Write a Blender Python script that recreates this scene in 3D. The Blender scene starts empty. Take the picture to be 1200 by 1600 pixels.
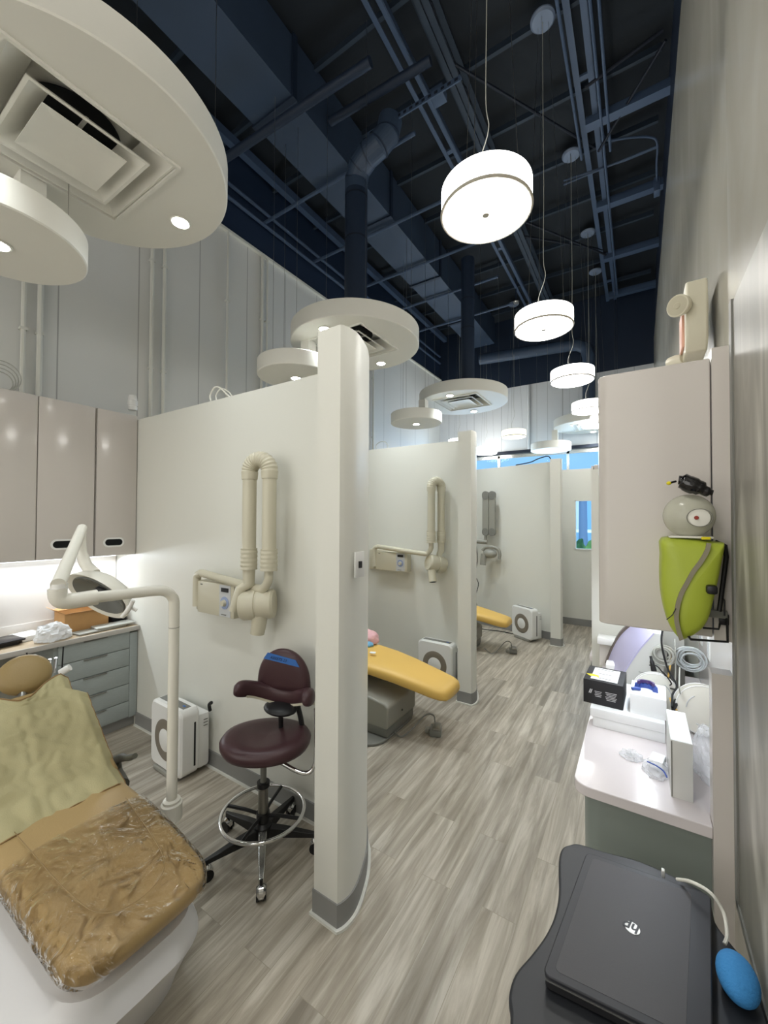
import bpy, bmesh, math, random
from mathutils import Vector, Matrix
random.seed(7)
PI = math.pi
C = bpy.context.scene.collection
sc = bpy.context.scene

# ------------------------------------------------------------------ camera
FPX = 624.1
YAW, PIT, ROL = 0.567832, 0.0176424, 0.0042
EYE = Vector((0, 0, 1.75))
_f = Vector((-math.sin(YAW)*math.cos(PIT), math.cos(YAW)*math.cos(PIT), math.sin(PIT)))
_r = _f.cross(Vector((0, 0, 1))).normalized(); _u = _r.cross(_f)
CR = _r*math.cos(ROL)+_u*math.sin(ROL); CU = -_r*math.sin(ROL)+_u*math.cos(ROL)
cam = bpy.data.cameras.new('camera'); co = bpy.data.objects.new('camera', cam); C.objects.link(co)
cam.sensor_fit = 'HORIZONTAL'; cam.sensor_width = 36; cam.lens = 36*FPX/1200; cam.clip_start = 0.02
m = Matrix((CR, CU, -_f)).transposed().to_4x4(); m.translation = EYE
co.matrix_world = m
sc.camera = co

def P(px, py, x=None, y=None, z=None):
    """point of the room seen at a spot of the photo, on the plane x=, y= or z="""
    d = CR*((px-600)/FPX) - CU*((py-800)/FPX) + _f
    ax, v = (0, x) if x is not None else (1, y) if y is not None else (2, z)
    return EYE + d*((v-EYE[ax])/d[ax])

# ------------------------------------------------------------------ world, exposure
sc.view_settings.view_transform = 'Standard'; sc.view_settings.look = 'None'
sc.view_settings.gamma = 1; sc.view_settings.exposure = 0.12
w = bpy.data.worlds.new('world'); sc.world = w; w.use_nodes = True
bg = w.node_tree.nodes['Background']; bg.inputs[0].default_value = (0.34, 0.62, 1.0, 1); bg.inputs[1].default_value = 1.05

# ------------------------------------------------------------------ lights
def area(name, loc, size, power, color, rot=(0, 0, 0), sy=None):
    l = bpy.data.lights.new(name, 'AREA'); l.energy = power; l.color = color; l.size = size
    if sy: l.shape = 'RECTANGLE'; l.size_y = sy
    o = bpy.data.objects.new(name, l); o.location = loc; o.rotation_euler = rot; C.objects.link(o); return o
COOL = (0.72, 0.86, 1.0); WARM = (1.0, 0.93, 0.82)
# daylight through the storefront glass at the far end of the room
area('daylight_front', (-1.9, 8.60, 2.65), 3.8, 85, (0.50, 0.72, 1.0), (math.radians(-70), 0, 0), 1.0)
sun = bpy.data.lights.new('sun', 'SUN'); sun.energy = 4; sun.color = (1, .98, .95); sun.angle = .01
so = bpy.data.objects.new('sun', sun); so.location = (0, 12, 12); so.rotation_euler = (math.radians(28), 0, math.radians(12)); C.objects.link(so)
area('fill_rear', (-1.9, -2.9, 2.2), 3.8, 62, (1.0, 0.97, 0.92), (math.radians(90), 0, 0), 3.0)  # warm fill lamp added in front of the solid rear wall, no window there

# ------------------------------------------------------------------ materials
def S(r, g, b):
    f = lambda c: (c/255/12.92) if c/255 <= .04045 else ((c/255+.055)/1.055)**2.4
    return (f(r), f(g), f(b), 1)
MATS = {}
def mat(name, col, rough=.5, metal=0, bump=0, bscale=40, emit=None, estr=0, alpha=1, trans=0, coat=0, var=0, vscale=6, ior=1.45, spec=None, stretch=None):
    m = bpy.data.materials.new(name); m.use_nodes = True; nt = m.node_tree; b = nt.nodes['Principled BSDF']
    b.inputs['Base Color'].default_value = col; b.inputs['Roughness'].default_value = rough
    b.inputs['Metallic'].default_value = metal; b.inputs['IOR'].default_value = ior
    if spec is not None: b.inputs['Specular IOR Level'].default_value = spec
    if coat: b.inputs['Coat Weight'].default_value = coat; b.inputs['Coat Roughness'].default_value = .05
    if emit: b.inputs['Emission Color'].default_value = emit; b.inputs['Emission Strength'].default_value = estr
    if alpha < 1: b.inputs['Alpha'].default_value = alpha
    if trans: b.inputs['Transmission Weight'].default_value = trans
    tc = nt.nodes.new('ShaderNodeTexCoord'); vec = tc.outputs['Object']
    if stretch:
        mp = nt.nodes.new('ShaderNodeMapping'); mp.inputs['Scale'].default_value = stretch
        nt.links.new(vec, mp.inputs[0]); vec = mp.outputs[0]
    if var:
        n = nt.nodes.new('ShaderNodeTexNoise'); n.inputs['Scale'].default_value = vscale; n.inputs['Detail'].default_value = 6
        nt.links.new(vec, n.inputs['Vector'])
        r = nt.nodes.new('ShaderNodeValToRGB')
        r.color_ramp.elements[0].color = tuple(c*(1-var) for c in col[:3])+(1,); r.color_ramp.elements[0].position = .3
        r.color_ramp.elements[1].color = tuple(min(1, c*(1+var)) for c in col[:3])+(1,); r.color_ramp.elements[1].position = .7
        nt.links.new(n.outputs[0], r.inputs[0]); nt.links.new(r.outputs[0], b.inputs['Base Color'])
    if bump:
        n = nt.nodes.new('ShaderNodeTexNoise'); n.inputs['Scale'].default_value = bscale; n.inputs['Detail'].default_value = 4
        nt.links.new(vec, n.inputs['Vector'])
        bp = nt.nodes.new('ShaderNodeBump'); bp.inputs['Strength'].default_value = bump; bp.inputs['Distance'].default_value = .01
        nt.links.new(n.outputs[0], bp.inputs['Height']); nt.links.new(bp.outputs[0], b.inputs['Normal'])
    MATS[name] = m; return m

white_wall = mat('white_wall', S(221, 221, 213), .38, bump=.04, bscale=60)
gloss_white = mat('gloss_white', S(206, 200, 194), .2, coat=.15)
white_lacquer = mat('white_lacquer', S(214, 209, 203), .2, coat=.15)
plaster = mat('plaster_disc', S(224, 222, 213), .55, bump=.03)
plastic_white = mat('plastic_white', S(231, 231, 228), .3)
lamp_enamel = mat('lamp_enamel', S(226, 224, 214), .25)
navy = mat('navy_paint', S(28, 41, 60), .55, bump=.05)
navy_deck = mat('navy_deck', S(25, 32, 39), .8, bump=.1, bscale=25)
navy_steel = mat('navy_steel', S(66, 83, 108), .5)
canopy_paint = mat('canopy_paint', S(116, 130, 152), .5)
joist_paint = mat('joist_paint', S(40, 52, 66), .6)
navy_dark = mat('navy_dark', S(18, 26, 40), .6)
duct_skin = mat('duct_skin', S(52, 67, 88), .5, var=.08, vscale=2)
grey_base = mat('grey_vinyl', S(138, 138, 136), .5)
chrome = mat('chrome', S(225, 225, 225), .12, metal=1)
steel = mat('brushed_steel', S(150, 148, 142), .35, metal=1)
black = mat('black_plastic', S(22, 22, 24), .4)
black_soft = mat('black_matte', S(30, 30, 33), .6)
beige = mat('beige_plastic', S(203, 198, 178), .4)
beige_dark = mat('beige_dark_trim', S(184, 178, 156), .45)  # darker beige of the pivot brackets and emergency lamp lenses
grey_arm = mat('grey_plastic', S(146, 145, 136), .45)
grey_dark = mat('grey_dark_plastic', S(120, 120, 114), .45)
maroon = mat('maroon_vinyl', S(66, 42, 46), .38, bump=.08, bscale=180)
tan = mat('tan_vinyl', S(176, 150, 104), .42, bump=.08, bscale=160, var=.05, vscale=3)
yellow = mat('yellow_vinyl', S(224, 184, 98), .45, bump=.06, bscale=120)
blue_tape = mat('blue_tape', S(54, 106, 178), .6)
ink = mat('ink', S(20, 28, 50), .7)
blue_grey_lam = mat('blue_grey_laminate', S(160, 168, 167), .5, bump=.03, bscale=90, var=.05, vscale=20, stretch=(1, 1, 14))
green_grey = mat('green_grey_laminate', S(132, 141, 136), .35, coat=.1)
counter_top = mat('wood_counter', S(176, 158, 132), .4, var=.12, vscale=14, stretch=(8, 1, 1))
counter_edge = mat('counter_edge', S(182, 178, 172), .4)
quartz = mat('white_quartz', S(218, 211, 212), .16, coat=.3)
cardboard = mat('cardboard', S(184, 142, 92), .75, var=.06, vscale=10)
dark_cavity = mat('dark_cavity', S(10, 14, 16), .9)
lilac = mat('lilac_cover', S(184, 180, 212), .35)
machine_grey = mat('machine_white', S(206, 206, 202), .4)
umber = mat('umber_plastic', S(96, 86, 80), .4)
paper = mat('paper', S(236, 238, 240), .6)
blue_resin = mat('blue_resin', S(60, 84, 160), .35)
purple_resin = mat('purple_resin', S(78, 58, 110), .35)
lime = mat('lime_shell', S(170, 184, 62), .42, bump=.02)
taupe = mat('taupe_stripe', S(138, 132, 112), .45)
ball_blue = mat('blue_foam', S(58, 134, 196), .8, bump=.3, bscale=200)
laptop_lid = mat('laptop_lid', S(72, 71, 74), .5, metal=.15, bump=.05, bscale=500)
laptop_rim = mat('laptop_rim', S(44, 45, 50), .42, metal=.1)
cart_black = mat('cart_black', S(40, 42, 46), .42)
silver = mat('silver', S(205, 205, 200), .25, metal=.9)
logo_chrome = mat('logo_chrome', S(190, 190, 186), .35, metal=.5)
cable_grey = mat('cable_grey', S(176, 176, 168), .5)
cable_white = mat('cable_white', S(226, 224, 214), .5)
yellow_tag = mat('yellow_tag', S(238, 222, 40), .6)
tan_piping = mat('tan_piping', S(150, 126, 86), .5)
tan_dark = mat('tan_headrest', S(152, 130, 86), .5, bump=.08, bscale=160)
khaki = mat('khaki_cloth', S(180, 172, 132), .7, bump=.15, bscale=220, var=.04, vscale=4)
hem = mat('brown_hem', S(146, 118, 80), .8)
shell_white = mat('shell_white', S(222, 222, 224), .3)
pink = mat('pink_plush', S(230, 182, 186), .9, bump=.3, bscale=60)
sky_blue = mat('sky_blue_plush', S(120, 176, 214), .9, bump=.3, bscale=60)
red = mat('red_dot', S(150, 50, 36), .5)
pinkish = mat('salmon_plastic', S(222, 170, 148), .45)
lens_grey = mat('lamp_reflector', S(120, 122, 120), .2, metal=.4)
glow = mat('led_glow', (1, 1, 1, 1), .5, emit=(1, .98, .92, 1), estr=30)
strip_glow = mat('strip_glow', (1, 1, 1, 1), .5, emit=(.82, .92, 1, 1), estr=6)
shade = mat('pendant_shade', (.9, .9, .9, 1), .6, emit=(1, .985, .94, 1), estr=8)
diffuser = mat('pendant_diffuser', (.9, .9, .9, 1), .6, emit=(1, .985, .94, 1), estr=22)
shade_y = mat('pendant_shade_cream', (.9, .87, .7, 1), .6, emit=(1, .93, .66, 1), estr=1.3)
ring_m = mat('pendant_ring', S(190, 184, 172), .5)
trans_lab = mat('clear_tube', S(214, 220, 222), .2, alpha=.6)
spool_m = mat('spool_white', S(228, 226, 216), .4)
screen = mat('dark_screen', S(20, 22, 30), .15)
leaf = mat('shrub_leaf', S(90, 130, 70), .8, var=.4, vscale=9)
bark = mat('palm_bark', S(120, 140, 170), .9, bump=.4, bscale=18)
stucco_out = mat('stucco_outside', S(225, 228, 232), .8)
pave = mat('paving', S(190, 190, 188), .9)
glass_out = mat('outdoor_window', S(150, 190, 220), .3)

def film(name, tint, strength=.35, rough=.08, bump=.6, bscale=14):
    """clear plastic film: see-through with a glossy skin"""
    m = bpy.data.materials.new(name); m.use_nodes = True; nt = m.node_tree; nt.nodes.clear()
    out = nt.nodes.new('ShaderNodeOutputMaterial'); mx = nt.nodes.new('ShaderNodeMixShader')
    t = nt.nodes.new('ShaderNodeBsdfTransparent'); t.inputs[0].default_value = tint
    g = nt.nodes.new('ShaderNodeBsdfGlossy'); g.inputs['Roughness'].default_value = rough; g.inputs[0].default_value = (1, 1, 1, 1)
    lw = nt.nodes.new('ShaderNodeLayerWeight'); lw.inputs[0].default_value = strength
    tc = nt.nodes.new('ShaderNodeTexCoord'); n = nt.nodes.new('ShaderNodeTexNoise'); n.inputs['Scale'].default_value = bscale; n.inputs['Detail'].default_value = 3; n.inputs['Distortion'].default_value = 1.2
    bp = nt.nodes.new('ShaderNodeBump'); bp.inputs['Strength'].default_value = bump; bp.inputs['Distance'].default_value = .02
    L = nt.links.new
    L(tc.outputs['Object'], n.inputs['Vector']); L(n.outputs[0], bp.inputs['Height'])
    L(bp.outputs[0], g.inputs['Normal']); L(bp.outputs[0], lw.inputs['Normal'])
    L(lw.outputs['Fresnel'], mx.inputs[0]); L(t.outputs[0], mx.inputs[1]); L(g.outputs[0], mx.inputs[2]); L(mx.outputs[0], out.inputs[0])
    return m
clear_film = film('clear_film', (.98, .97, .95, 1), .25, .05, 2.0, 12)
clear_bag = mat('clear_bag', S(232, 234, 238), .15, alpha=.38, bump=.6, bscale=60)
clear_dome = mat('frosted_dome', S(206, 205, 188), .22, alpha=.72)
window_glass = film('window_glass', (.9, .97, 1, 1), .12, .02, 0, 1)

def floor_mat():
    m = bpy.data.materials.new('vinyl_plank'); m.use_nodes = True; nt = m.node_tree; b = nt.nodes['Principled BSDF']; L = nt.links.new
    N = lambda t: nt.nodes.new(t)
    tc = N('ShaderNodeTexCoord'); sep = N('ShaderNodeSeparateXYZ'); L(tc.outputs['Object'], sep.inputs[0])
    cmb = N('ShaderNodeCombineXYZ'); L(sep.outputs[1], cmb.inputs[0]); L(sep.outputs[0], cmb.inputs[1])
    br = N('ShaderNodeTexBrick'); br.offset = .37; br.squash = 1
    br.inputs['Scale'].default_value = 1; br.inputs['Brick Width'].default_value = 1.1; br.inputs['Row Height'].default_value = .152
    br.inputs['Mortar Size'].default_value = .0012; br.inputs['Mortar Smooth'].default_value = .1; br.inputs['Bias'].default_value = 0
    br.inputs['Color1'].default_value = (0, 0, 0, 1); br.inputs['Color2'].default_value = (1, 1, 1, 1); br.inputs['Mortar'].default_value = (.5, .5, .5, 1)
    L(cmb.outputs[0], br.inputs['Vector'])
    # long grain streaks, shifted plank by plank
    mp = N('ShaderNodeMapping'); mp.inputs['Scale'].default_value = (1.5, 20, 1); L(cmb.outputs[0], mp.inputs[0])
    off = N('ShaderNodeVectorMath'); off.operation = 'SCALE'; off.inputs['Scale'].default_value = 17; L(br.outputs['Color'], off.inputs[0])
    ad = N('ShaderNodeVectorMath'); ad.operation = 'ADD'; L(mp.outputs[0], ad.inputs[0]); L(off.outputs[0], ad.inputs[1])
    n1 = N('ShaderNodeTexNoise'); n1.inputs['Scale'].default_value = 1.0; n1.inputs['Detail'].default_value = 9; n1.inputs['Roughness'].default_value = .62; n1.inputs['Distortion'].default_value = .5
    L(ad.outputs[0], n1.inputs['Vector'])
    r = N('ShaderNodeValToRGB'); e = r.color_ramp.elements
    e[0].position = .33; e[0].color = S(140, 132, 118); e[1].position = .68; e[1].color = S(206, 200, 187)
    x = r.color_ramp.elements.new(.5); x.color = S(171, 163, 149)
    L(n1.outputs[0], r.inputs[0])
    hs = N('ShaderNodeMixRGB'); hs.blend_type = 'MULTIPLY'; hs.inputs[0].default_value = 1
    r2 = N('ShaderNodeValToRGB'); r2.color_ramp.elements[0].color = (.79, .785, .78, 1); r2.color_ramp.elements[1].color = (1.03, 1.02, 1.0, 1)
    L(br.outputs['Color'], r2.inputs[0]); L(r.outputs[0], hs.inputs[1]); L(r2.outputs[0], hs.inputs[2])
    mo = N('ShaderNodeMixRGB'); mo.inputs[2].default_value = S(148, 140, 124); L(br.outputs['Fac'], mo.inputs[0]); L(hs.outputs[0], mo.inputs[1])
    L(mo.outputs[0], b.inputs['Base Color']); b.inputs['Roughness'].default_value = .42
    bp = N('ShaderNodeBump'); bp.inputs['Strength'].default_value = .08; bp.inputs['Distance'].default_value = .004; L(n1.outputs[0], bp.inputs['Height']); L(bp.outputs[0], b.inputs['Normal'])
    return m
plank = floor_mat()

def seam_wall(name, col, axis, period, phase, rough=.55):
    """painted tilt-up wall with thin vertical joints every few decimetres"""
    m = bpy.data.materials.new(name); m.use_nodes = True; nt = m.node_tree; b = nt.nodes['Principled BSDF']; L = nt.links.new
    N = lambda t: nt.nodes.new(t)
    tc = N('ShaderNodeTexCoord'); sep = N('ShaderNodeSeparateXYZ'); L(tc.outputs['Object'], sep.inputs[0])
    a = N('ShaderNodeMath'); a.operation = 'SUBTRACT'; a.inputs[1].default_value = phase; L(sep.outputs[axis], a.inputs[0])
    d = N('ShaderNodeMath'); d.operation = 'DIVIDE'; d.inputs[1].default_value = period; L(a.outputs[0], d.inputs[0])
    fr = N('ShaderNodeMath'); fr.operation = 'FRACT'; L(d.outputs[0], fr.inputs[0])
    lt = N('ShaderNodeMath'); lt.operation = 'LESS_THAN'; lt.inputs[1].default_value = .010/period; L(fr.outputs[0], lt.inputs[0])
    n = N('ShaderNodeTexNoise'); n.inputs['Scale'].default_value = 1.3; n.inputs['Detail'].default_value = 5; L(tc.outputs['Object'], n.inputs['Vector'])
    r = N('ShaderNodeValToRGB'); r.color_ramp.elements[0].color = tuple(c*.93 for c in col[:3])+(1,); r.color_ramp.elements[1].color = col; L(n.outputs[0], r.inputs[0])
    mx = N('ShaderNodeMixRGB'); mx.inputs[2].default_value = tuple(c*.55 for c in col[:3])+(1,); L(lt.outputs[0], mx.inputs[0]); L(r.outputs[0], mx.inputs[1])
    L(mx.outputs[0], b.inputs['Base Color']); b.inputs['Roughness'].default_value = rough
    return m
upper_left = seam_wall('upper_wall_paint', S(224, 225, 222), 1, .62, 2.53)
upper_back = seam_wall('upper_back_paint', S(224, 225, 226), 0, .62, -1.3)
navy_wall = seam_wall('navy_wall_paint', S(30, 46, 70), 1, 1.24, 2.53)

def streak_mat(name, c0, c1, c2, rough, scale, coat=0):
    m = bpy.data.materials.new(name); m.use_nodes = True; nt = m.node_tree; b = nt.nodes['Principled BSDF']; L = nt.links.new
    tc = nt.nodes.new('ShaderNodeTexCoord'); mp = nt.nodes.new('ShaderNodeMapping'); mp.inputs['Scale'].default_value = scale; L(tc.outputs['Object'], mp.inputs[0])
    n = nt.nodes.new('ShaderNodeTexNoise'); n.inputs['Scale'].default_value = 1.6; n.inputs['Detail'].default_value = 7; n.inputs['Distortion'].default_value = 1.5; L(mp.outputs[0], n.inputs['Vector'])
    r = nt.nodes.new('ShaderNodeValToRGB'); e = r.color_ramp.elements; e[0].position = .3; e[0].color = c0; e[1].position = .72; e[1].color = c2
    x = e.new(.52); x.color = c1; L(n.outputs[0], r.inputs[0]); L(r.outputs[0], b.inputs['Base Color'])
    b.inputs['Roughness'].default_value = rough
    if coat: b.inputs['Coat Weight'].default_value = coat; b.inputs['Coat Roughness'].default_value = .06
    bp = nt.nodes.new('ShaderNodeBump'); bp.inputs['Strength'].default_value = .03; bp.inputs['Distance'].default_value = .01; L(n.outputs[0], bp.inputs['Height']); L(bp.outputs[0], b.inputs['Normal'])
    return m
right_paint = streak_mat('right_wall_gloss', S(178, 174, 161), S(184, 180, 168), S(193, 190, 179), .2, (1, 1.6, .5))
marble = streak_mat('marbled_panel', S(112, 110, 101), S(138, 135, 125), S(192, 189, 179), .40, (1, 3.2, .7))

# ------------------------------------------------------------------ mesh builder
class MB:
    def __init__(s): s.b = bmesh.new()
    def xf(s, v0, M):
        if M is not None: bmesh.ops.transform(s.b, matrix=M, verts=v0)
    def box(s, c, size, rz=0, bev=0, M=None, seg=2):
        r = bmesh.ops.create_cube(s.b, size=1); vs = r['verts']
        bmesh.ops.scale(s.b, vec=size, verts=vs)
        if bev:
            es = list({e for v in vs for e in v.link_edges})
            g = bmesh.ops.bevel(s.b, geom=es, offset=bev, segments=seg, affect='EDGES', profile=.5)
            vs = list({v for f in g['faces'] for v in f.verts} | {v for v in vs if v.is_valid})
            vs = s._isl(vs)
        T = Matrix.Translation(c) @ Matrix.Rotation(rz, 4, 'Z')
        if M is not None: T = M @ T
        bmesh.ops.transform(s.b, matrix=T, verts=vs); return s
    def _isl(s, vs):
        seen = set(vs); st = list(vs)
        while st:
            v = st.pop()
            for e in v.link_edges:
                o = e.other_vert(v)
                if o not in seen: seen.add(o); st.append(o)
        return list(seen)
    def cyl(s, p0, p1, r, seg=16, r2=None, cap=True):
        p0 = Vector(p0); p1 = Vector(p1); d = p1-p0
        q = d.to_track_quat('Z', 'Y').to_matrix().to_4x4()
        g = bmesh.ops.create_cone(s.b, cap_ends=cap, segments=seg, radius1=r, radius2=r if r2 is None else r2, depth=d.length)
        bmesh.ops.transform(s.b, matrix=Matrix.Translation((p0+p1)/2) @ q, verts=g['verts']); return s
    def sph(s, c, r, sc=(1, 1, 1), M=None, seg=20):
        g = bmesh.ops.create_uvsphere(s.b, u_segments=seg, v_segments=max(8, seg//2), radius=r)
        T = Matrix.Translation(c) @ (M if M is not None else Matrix()) @ Matrix.Diagonal((*sc, 1))
        bmesh.ops.transform(s.b, matrix=T, verts=g['verts']); return s
    def loft(s, loops, closed=True, cap=True, ring=False):
        L = [[s.b.verts.new(p) for p in lp] for lp in loops]; n = len(L[0])
        R = range(len(L)) if ring else range(len(L)-1)
        for i in R:
            A = L[i]; B = L[(i+1) % len(L)]
            for j in range(n if closed else n-1):
                k = (j+1) % n
                try: s.b.faces.new((A[j], A[k], B[k], B[j]))
                except ValueError: pass
        if cap and closed and not ring:
            for lp, rv in ((L[0], True), (L[-1], False)):
                try: s.b.faces.new(list(reversed(lp)) if rv else lp)
                except ValueError: pass
        return s
    def tube(s, pts, r, seg=10, ring=False, sub=0):
        pts = [Vector(p) for p in pts]
        if sub: pts = catmull(pts, sub, ring)
        n = len(pts); loops = []; up = None
        for i, p in enumerate(pts):
            a = pts[(i-1) % n] if (ring or i > 0) else p; b = pts[(i+1) % n] if (ring or i < n-1) else p
            t = (b-a).normalized()
            if up is None:
                up = t.orthogonal().normalized()
            up = (up - t*up.dot(t)); up = up.normalized() if up.length > 1e-6 else t.orthogonal().normalized()
            sd = t.cross(up); rr = r[i*len(r)//n] if isinstance(r, (list, tuple)) else r
            loops.append([p+(up*math.cos(2*PI*k/seg)+sd*math.sin(2*PI*k/seg))*rr for k in range(seg)])
        if ring:
            loops.append(loops[0]); return s.loft(loops, cap=False)
        return s.loft(loops)
    def lathe(s, prof, c=(0, 0, 0), seg=40, M=None):
        """profile [(r, z)...] turned about z"""
        c = Vector(c); loops = []
        for r, z in prof:
            lp = []
            for k in range(seg):
                v = Vector((r*math.cos(2*PI*k/seg), r*math.sin(2*PI*k/seg), z))
                if M is not None: v = M @ v
                lp.append(v+c)
            loops.append(lp)
        return s.loft(loops)
    def prism(s, poly, a0, a1, fn=None, bev=0):
        """extrude 2-d polygon between a0 and a1; fn(u, v, a) -> point"""
        fn = fn or (lambda u, v, a: (u, v, a))
        return s.loft([[fn(u, v, a0) for u, v in poly], [fn(u, v, a1) for u, v in poly]])
    def grid(s, fn, nu, nv):
        V = [[s.b.verts.new(fn(i/nu, j/nv)) for i in range(nu+1)] for j in range(nv+1)]
        for j in range(nv):
            for i in range(nu):
                s.b.faces.new((V[j][i], V[j][i+1], V[j+1][i+1], V[j+1][i]))
        return s
    def build(s, name, m, parent=None, label=None, cat=None, group=None, kind=None, sharp=35, solid=0, bevel=0, subsurf=0):
        b = s.b
        bmesh.ops.remove_doubles(b, verts=b.verts, dist=1e-5)
        bmesh.ops.recalc_face_normals(b, faces=b.faces)
        for f in b.faces: f.smooth = True
        for e in b.edges:
            if len(e.link_faces) == 2:
                try: e.smooth = e.calc_face_angle() < math.radians(sharp)
                except ValueError: pass
            else: e.smooth = False
        org = Vector((0, 0, 0))
        if parent is None and b.verts and kind != 'structure':
            xs = [v.co.x for v in b.verts]; ys = [v.co.y for v in b.verts]; zs = [v.co.z for v in b.verts]
            org = Vector(((min(xs)+max(xs))/2, (min(ys)+max(ys))/2, min(zs)))
            bmesh.ops.translate(b, vec=-org, verts=b.verts)
        elif parent is not None and parent.get('_org'):
            org = Vector(parent['_org']); bmesh.ops.translate(b, vec=-org, verts=b.verts)
        me = bpy.data.meshes.new(name); b.to_mesh(me); b.free(); me.materials.append(m)
        o = bpy.data.objects.new(name, me); C.objects.link(o)
        if parent is not None: o.parent = parent
        else: o.location = org; o['_org'] = tuple(org)
        if parent is not None and parent.get('_org'): o['_org'] = tuple(parent['_org'])
        tag(o, label, cat, group, kind)
        if bevel:
            md = o.modifiers.new('bevel', 'BEVEL'); md.width = bevel; md.segments = 3; md.limit_method = 'ANGLE'; md.angle_limit = math.radians(40)
        if solid:
            md = o.modifiers.new('thick', 'SOLIDIFY'); md.thickness = solid; md.offset = 0
        if subsurf:
            md = o.modifiers.new('sub', 'SUBSURF'); md.levels = subsurf; md.render_levels = subsurf
        return o

def catmull(pts, sub, ring=False):
    out = []; n = len(pts); R = n if ring else n-1
    for i in range(R):
        p1 = pts[i]; p2 = pts[(i+1) % n]
        p0 = pts[(i-1) % n] if (ring or i > 0) else p1; p3 = pts[(i+2) % n] if (ring or i < n-2) else p2
        for k in range(sub):
            t = k/sub
            out.append(.5*((2*p1)+(p2-p0)*t+(2*p0-5*p1+4*p2-p3)*t*t+(3*p1-p0-3*p2+p3)*t**3))
    if not ring: out.append(pts[-1])
    return out

def tag(o, label=None, cat=None, group=None, kind=None):
    if label: o['label'] = label
    if cat: o['category'] = cat
    if group: o['group'] = group
    if kind: o['kind'] = kind
    return o
def thing(name, label, cat, loc=(0, 0, 0), group=None, kind=None):
    """an Empty at the base of a thing; its parts are modelled in room coordinates"""
    o = bpy.data.objects.new(name, None); C.objects.link(o); o.location = loc; o.empty_display_size = .05
    o['_org'] = tuple(loc); return tag(o, label, cat, group, kind)
def struct(name, mb, m, parent=None, **k): return mb.build(name, m, parent, kind='structure', **k)
def copy_tree(o, off, label=None, name=None):
    c = o.copy(); C.objects.link(c); c.location = o.location+Vector(off)
    if name: c.name = name
    if label: c['label'] = label
    for ch in o.children:
        d = ch.copy(); C.objects.link(d); d.parent = c
        for g in ch.children:
            e = g.copy(); C.objects.link(e); e.parent = d
    return c
def bx(c, size, **k): return MB().box(c, size, **k)
def sup(w, h, n=4, k=32):
    """superellipse loop, half sizes w, h"""
    out = []
    for i in range(k):
        a = 2*PI*i/k; ca, sa = math.cos(a), math.sin(a)
        out.append((w*math.copysign(abs(ca)**(2/n), ca), h*math.copysign(abs(sa)**(2/n), sa)))
    return out
def rrect(x0, y0, x1, y1, r, n=6):
    out = []
    for cx, cy, a0 in ((x1-r, y1-r, 0), (x0+r, y1-r, 90), (x0+r, y0+r, 180), (x1-r, y0+r, 270)):
        for i in range(n+1):
            a = math.radians(a0+90*i/n); out.append((cx+r*math.cos(a), cy+r*math.sin(a)))
    return out
def text_mesh(body, size, M, m, name, parent, extrude=.0004, bold=False, shear=0):
    cu = bpy.data.curves.new(name, 'FONT'); cu.body = body; cu.size = size; cu.extrude = extrude; cu.shear = shear; cu.align_x = 'CENTER'; cu.align_y = 'CENTER'
    if bold: cu.offset = size*.02
    t = bpy.data.objects.new(name, cu); C.objects.link(t)
    dg = bpy.context.evaluated_depsgraph_get(); me = bpy.data.meshes.new_from_object(t.evaluated_get(dg))
    bpy.data.objects.remove(t)
    T = M
    if parent is not None and parent.get('_org'): T = Matrix.Translation(-Vector(parent['_org'])) @ M
    me.transform(T); me.materials.clear(); me.materials.append(m)
    o = bpy.data.objects.new(name, me); C.objects.link(o); o.parent = parent; return o

# ================================================================== THE SETTING
XL, XR = -4.0, .225           # side walls
YB, YF = -3.0, 8.76           # rear and far end
ZW, ZD = 5.07, 6.12           # top of the white paint, roof deck
struct('floor', bx((-1.9, 3.0, -.05), (4.6, 12.2, .1)), plank)
struct('ceiling', bx((-1.9, 2.9, ZD+.05), (4.8, 12.2, .1)), navy_deck)
wl = struct('wall_left', bx((XL-.05, 2.9, ZW/2), (.1, 12, ZW)), upper_left)
struct('wall_left_upper', bx((XL-.06, 2.9, (ZW+ZD)/2), (.1, 12, ZD-ZW)), navy_wall)
struct('trim_1', bx((XL+.015, 2.9, ZW), (.05, 12, .03)), white_wall)
struct('wall_right', bx((XR+.05, -.74, 2.2), (.1, 4.52, 4.4)), right_paint)
struct('wall_right_upper', bx((XR+.075, 2.9, (2.26+ZW)/2), (.1, 12, ZW-2.26)), right_paint)
struct('wall_right_top', bx((XR+.10, 2.9, (ZW+ZD)/2), (.1, 12, ZD-ZW)), navy)
struct('wall_right_far', bx((.34, 5.17, 1.13), (.1, 7.18, 2.26)), white_wall)
struct('wall_right_end', bx((.2035, 1.55, .65), (.05, .06, 1.30)).box((.2055, 1.54, 1.83), (.043, .06, .86)), gloss_white)
struct('wall_rear', bx((-1.9, YB-.05, 3.06), (4.6, .1, 6.12)), white_wall)
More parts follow.
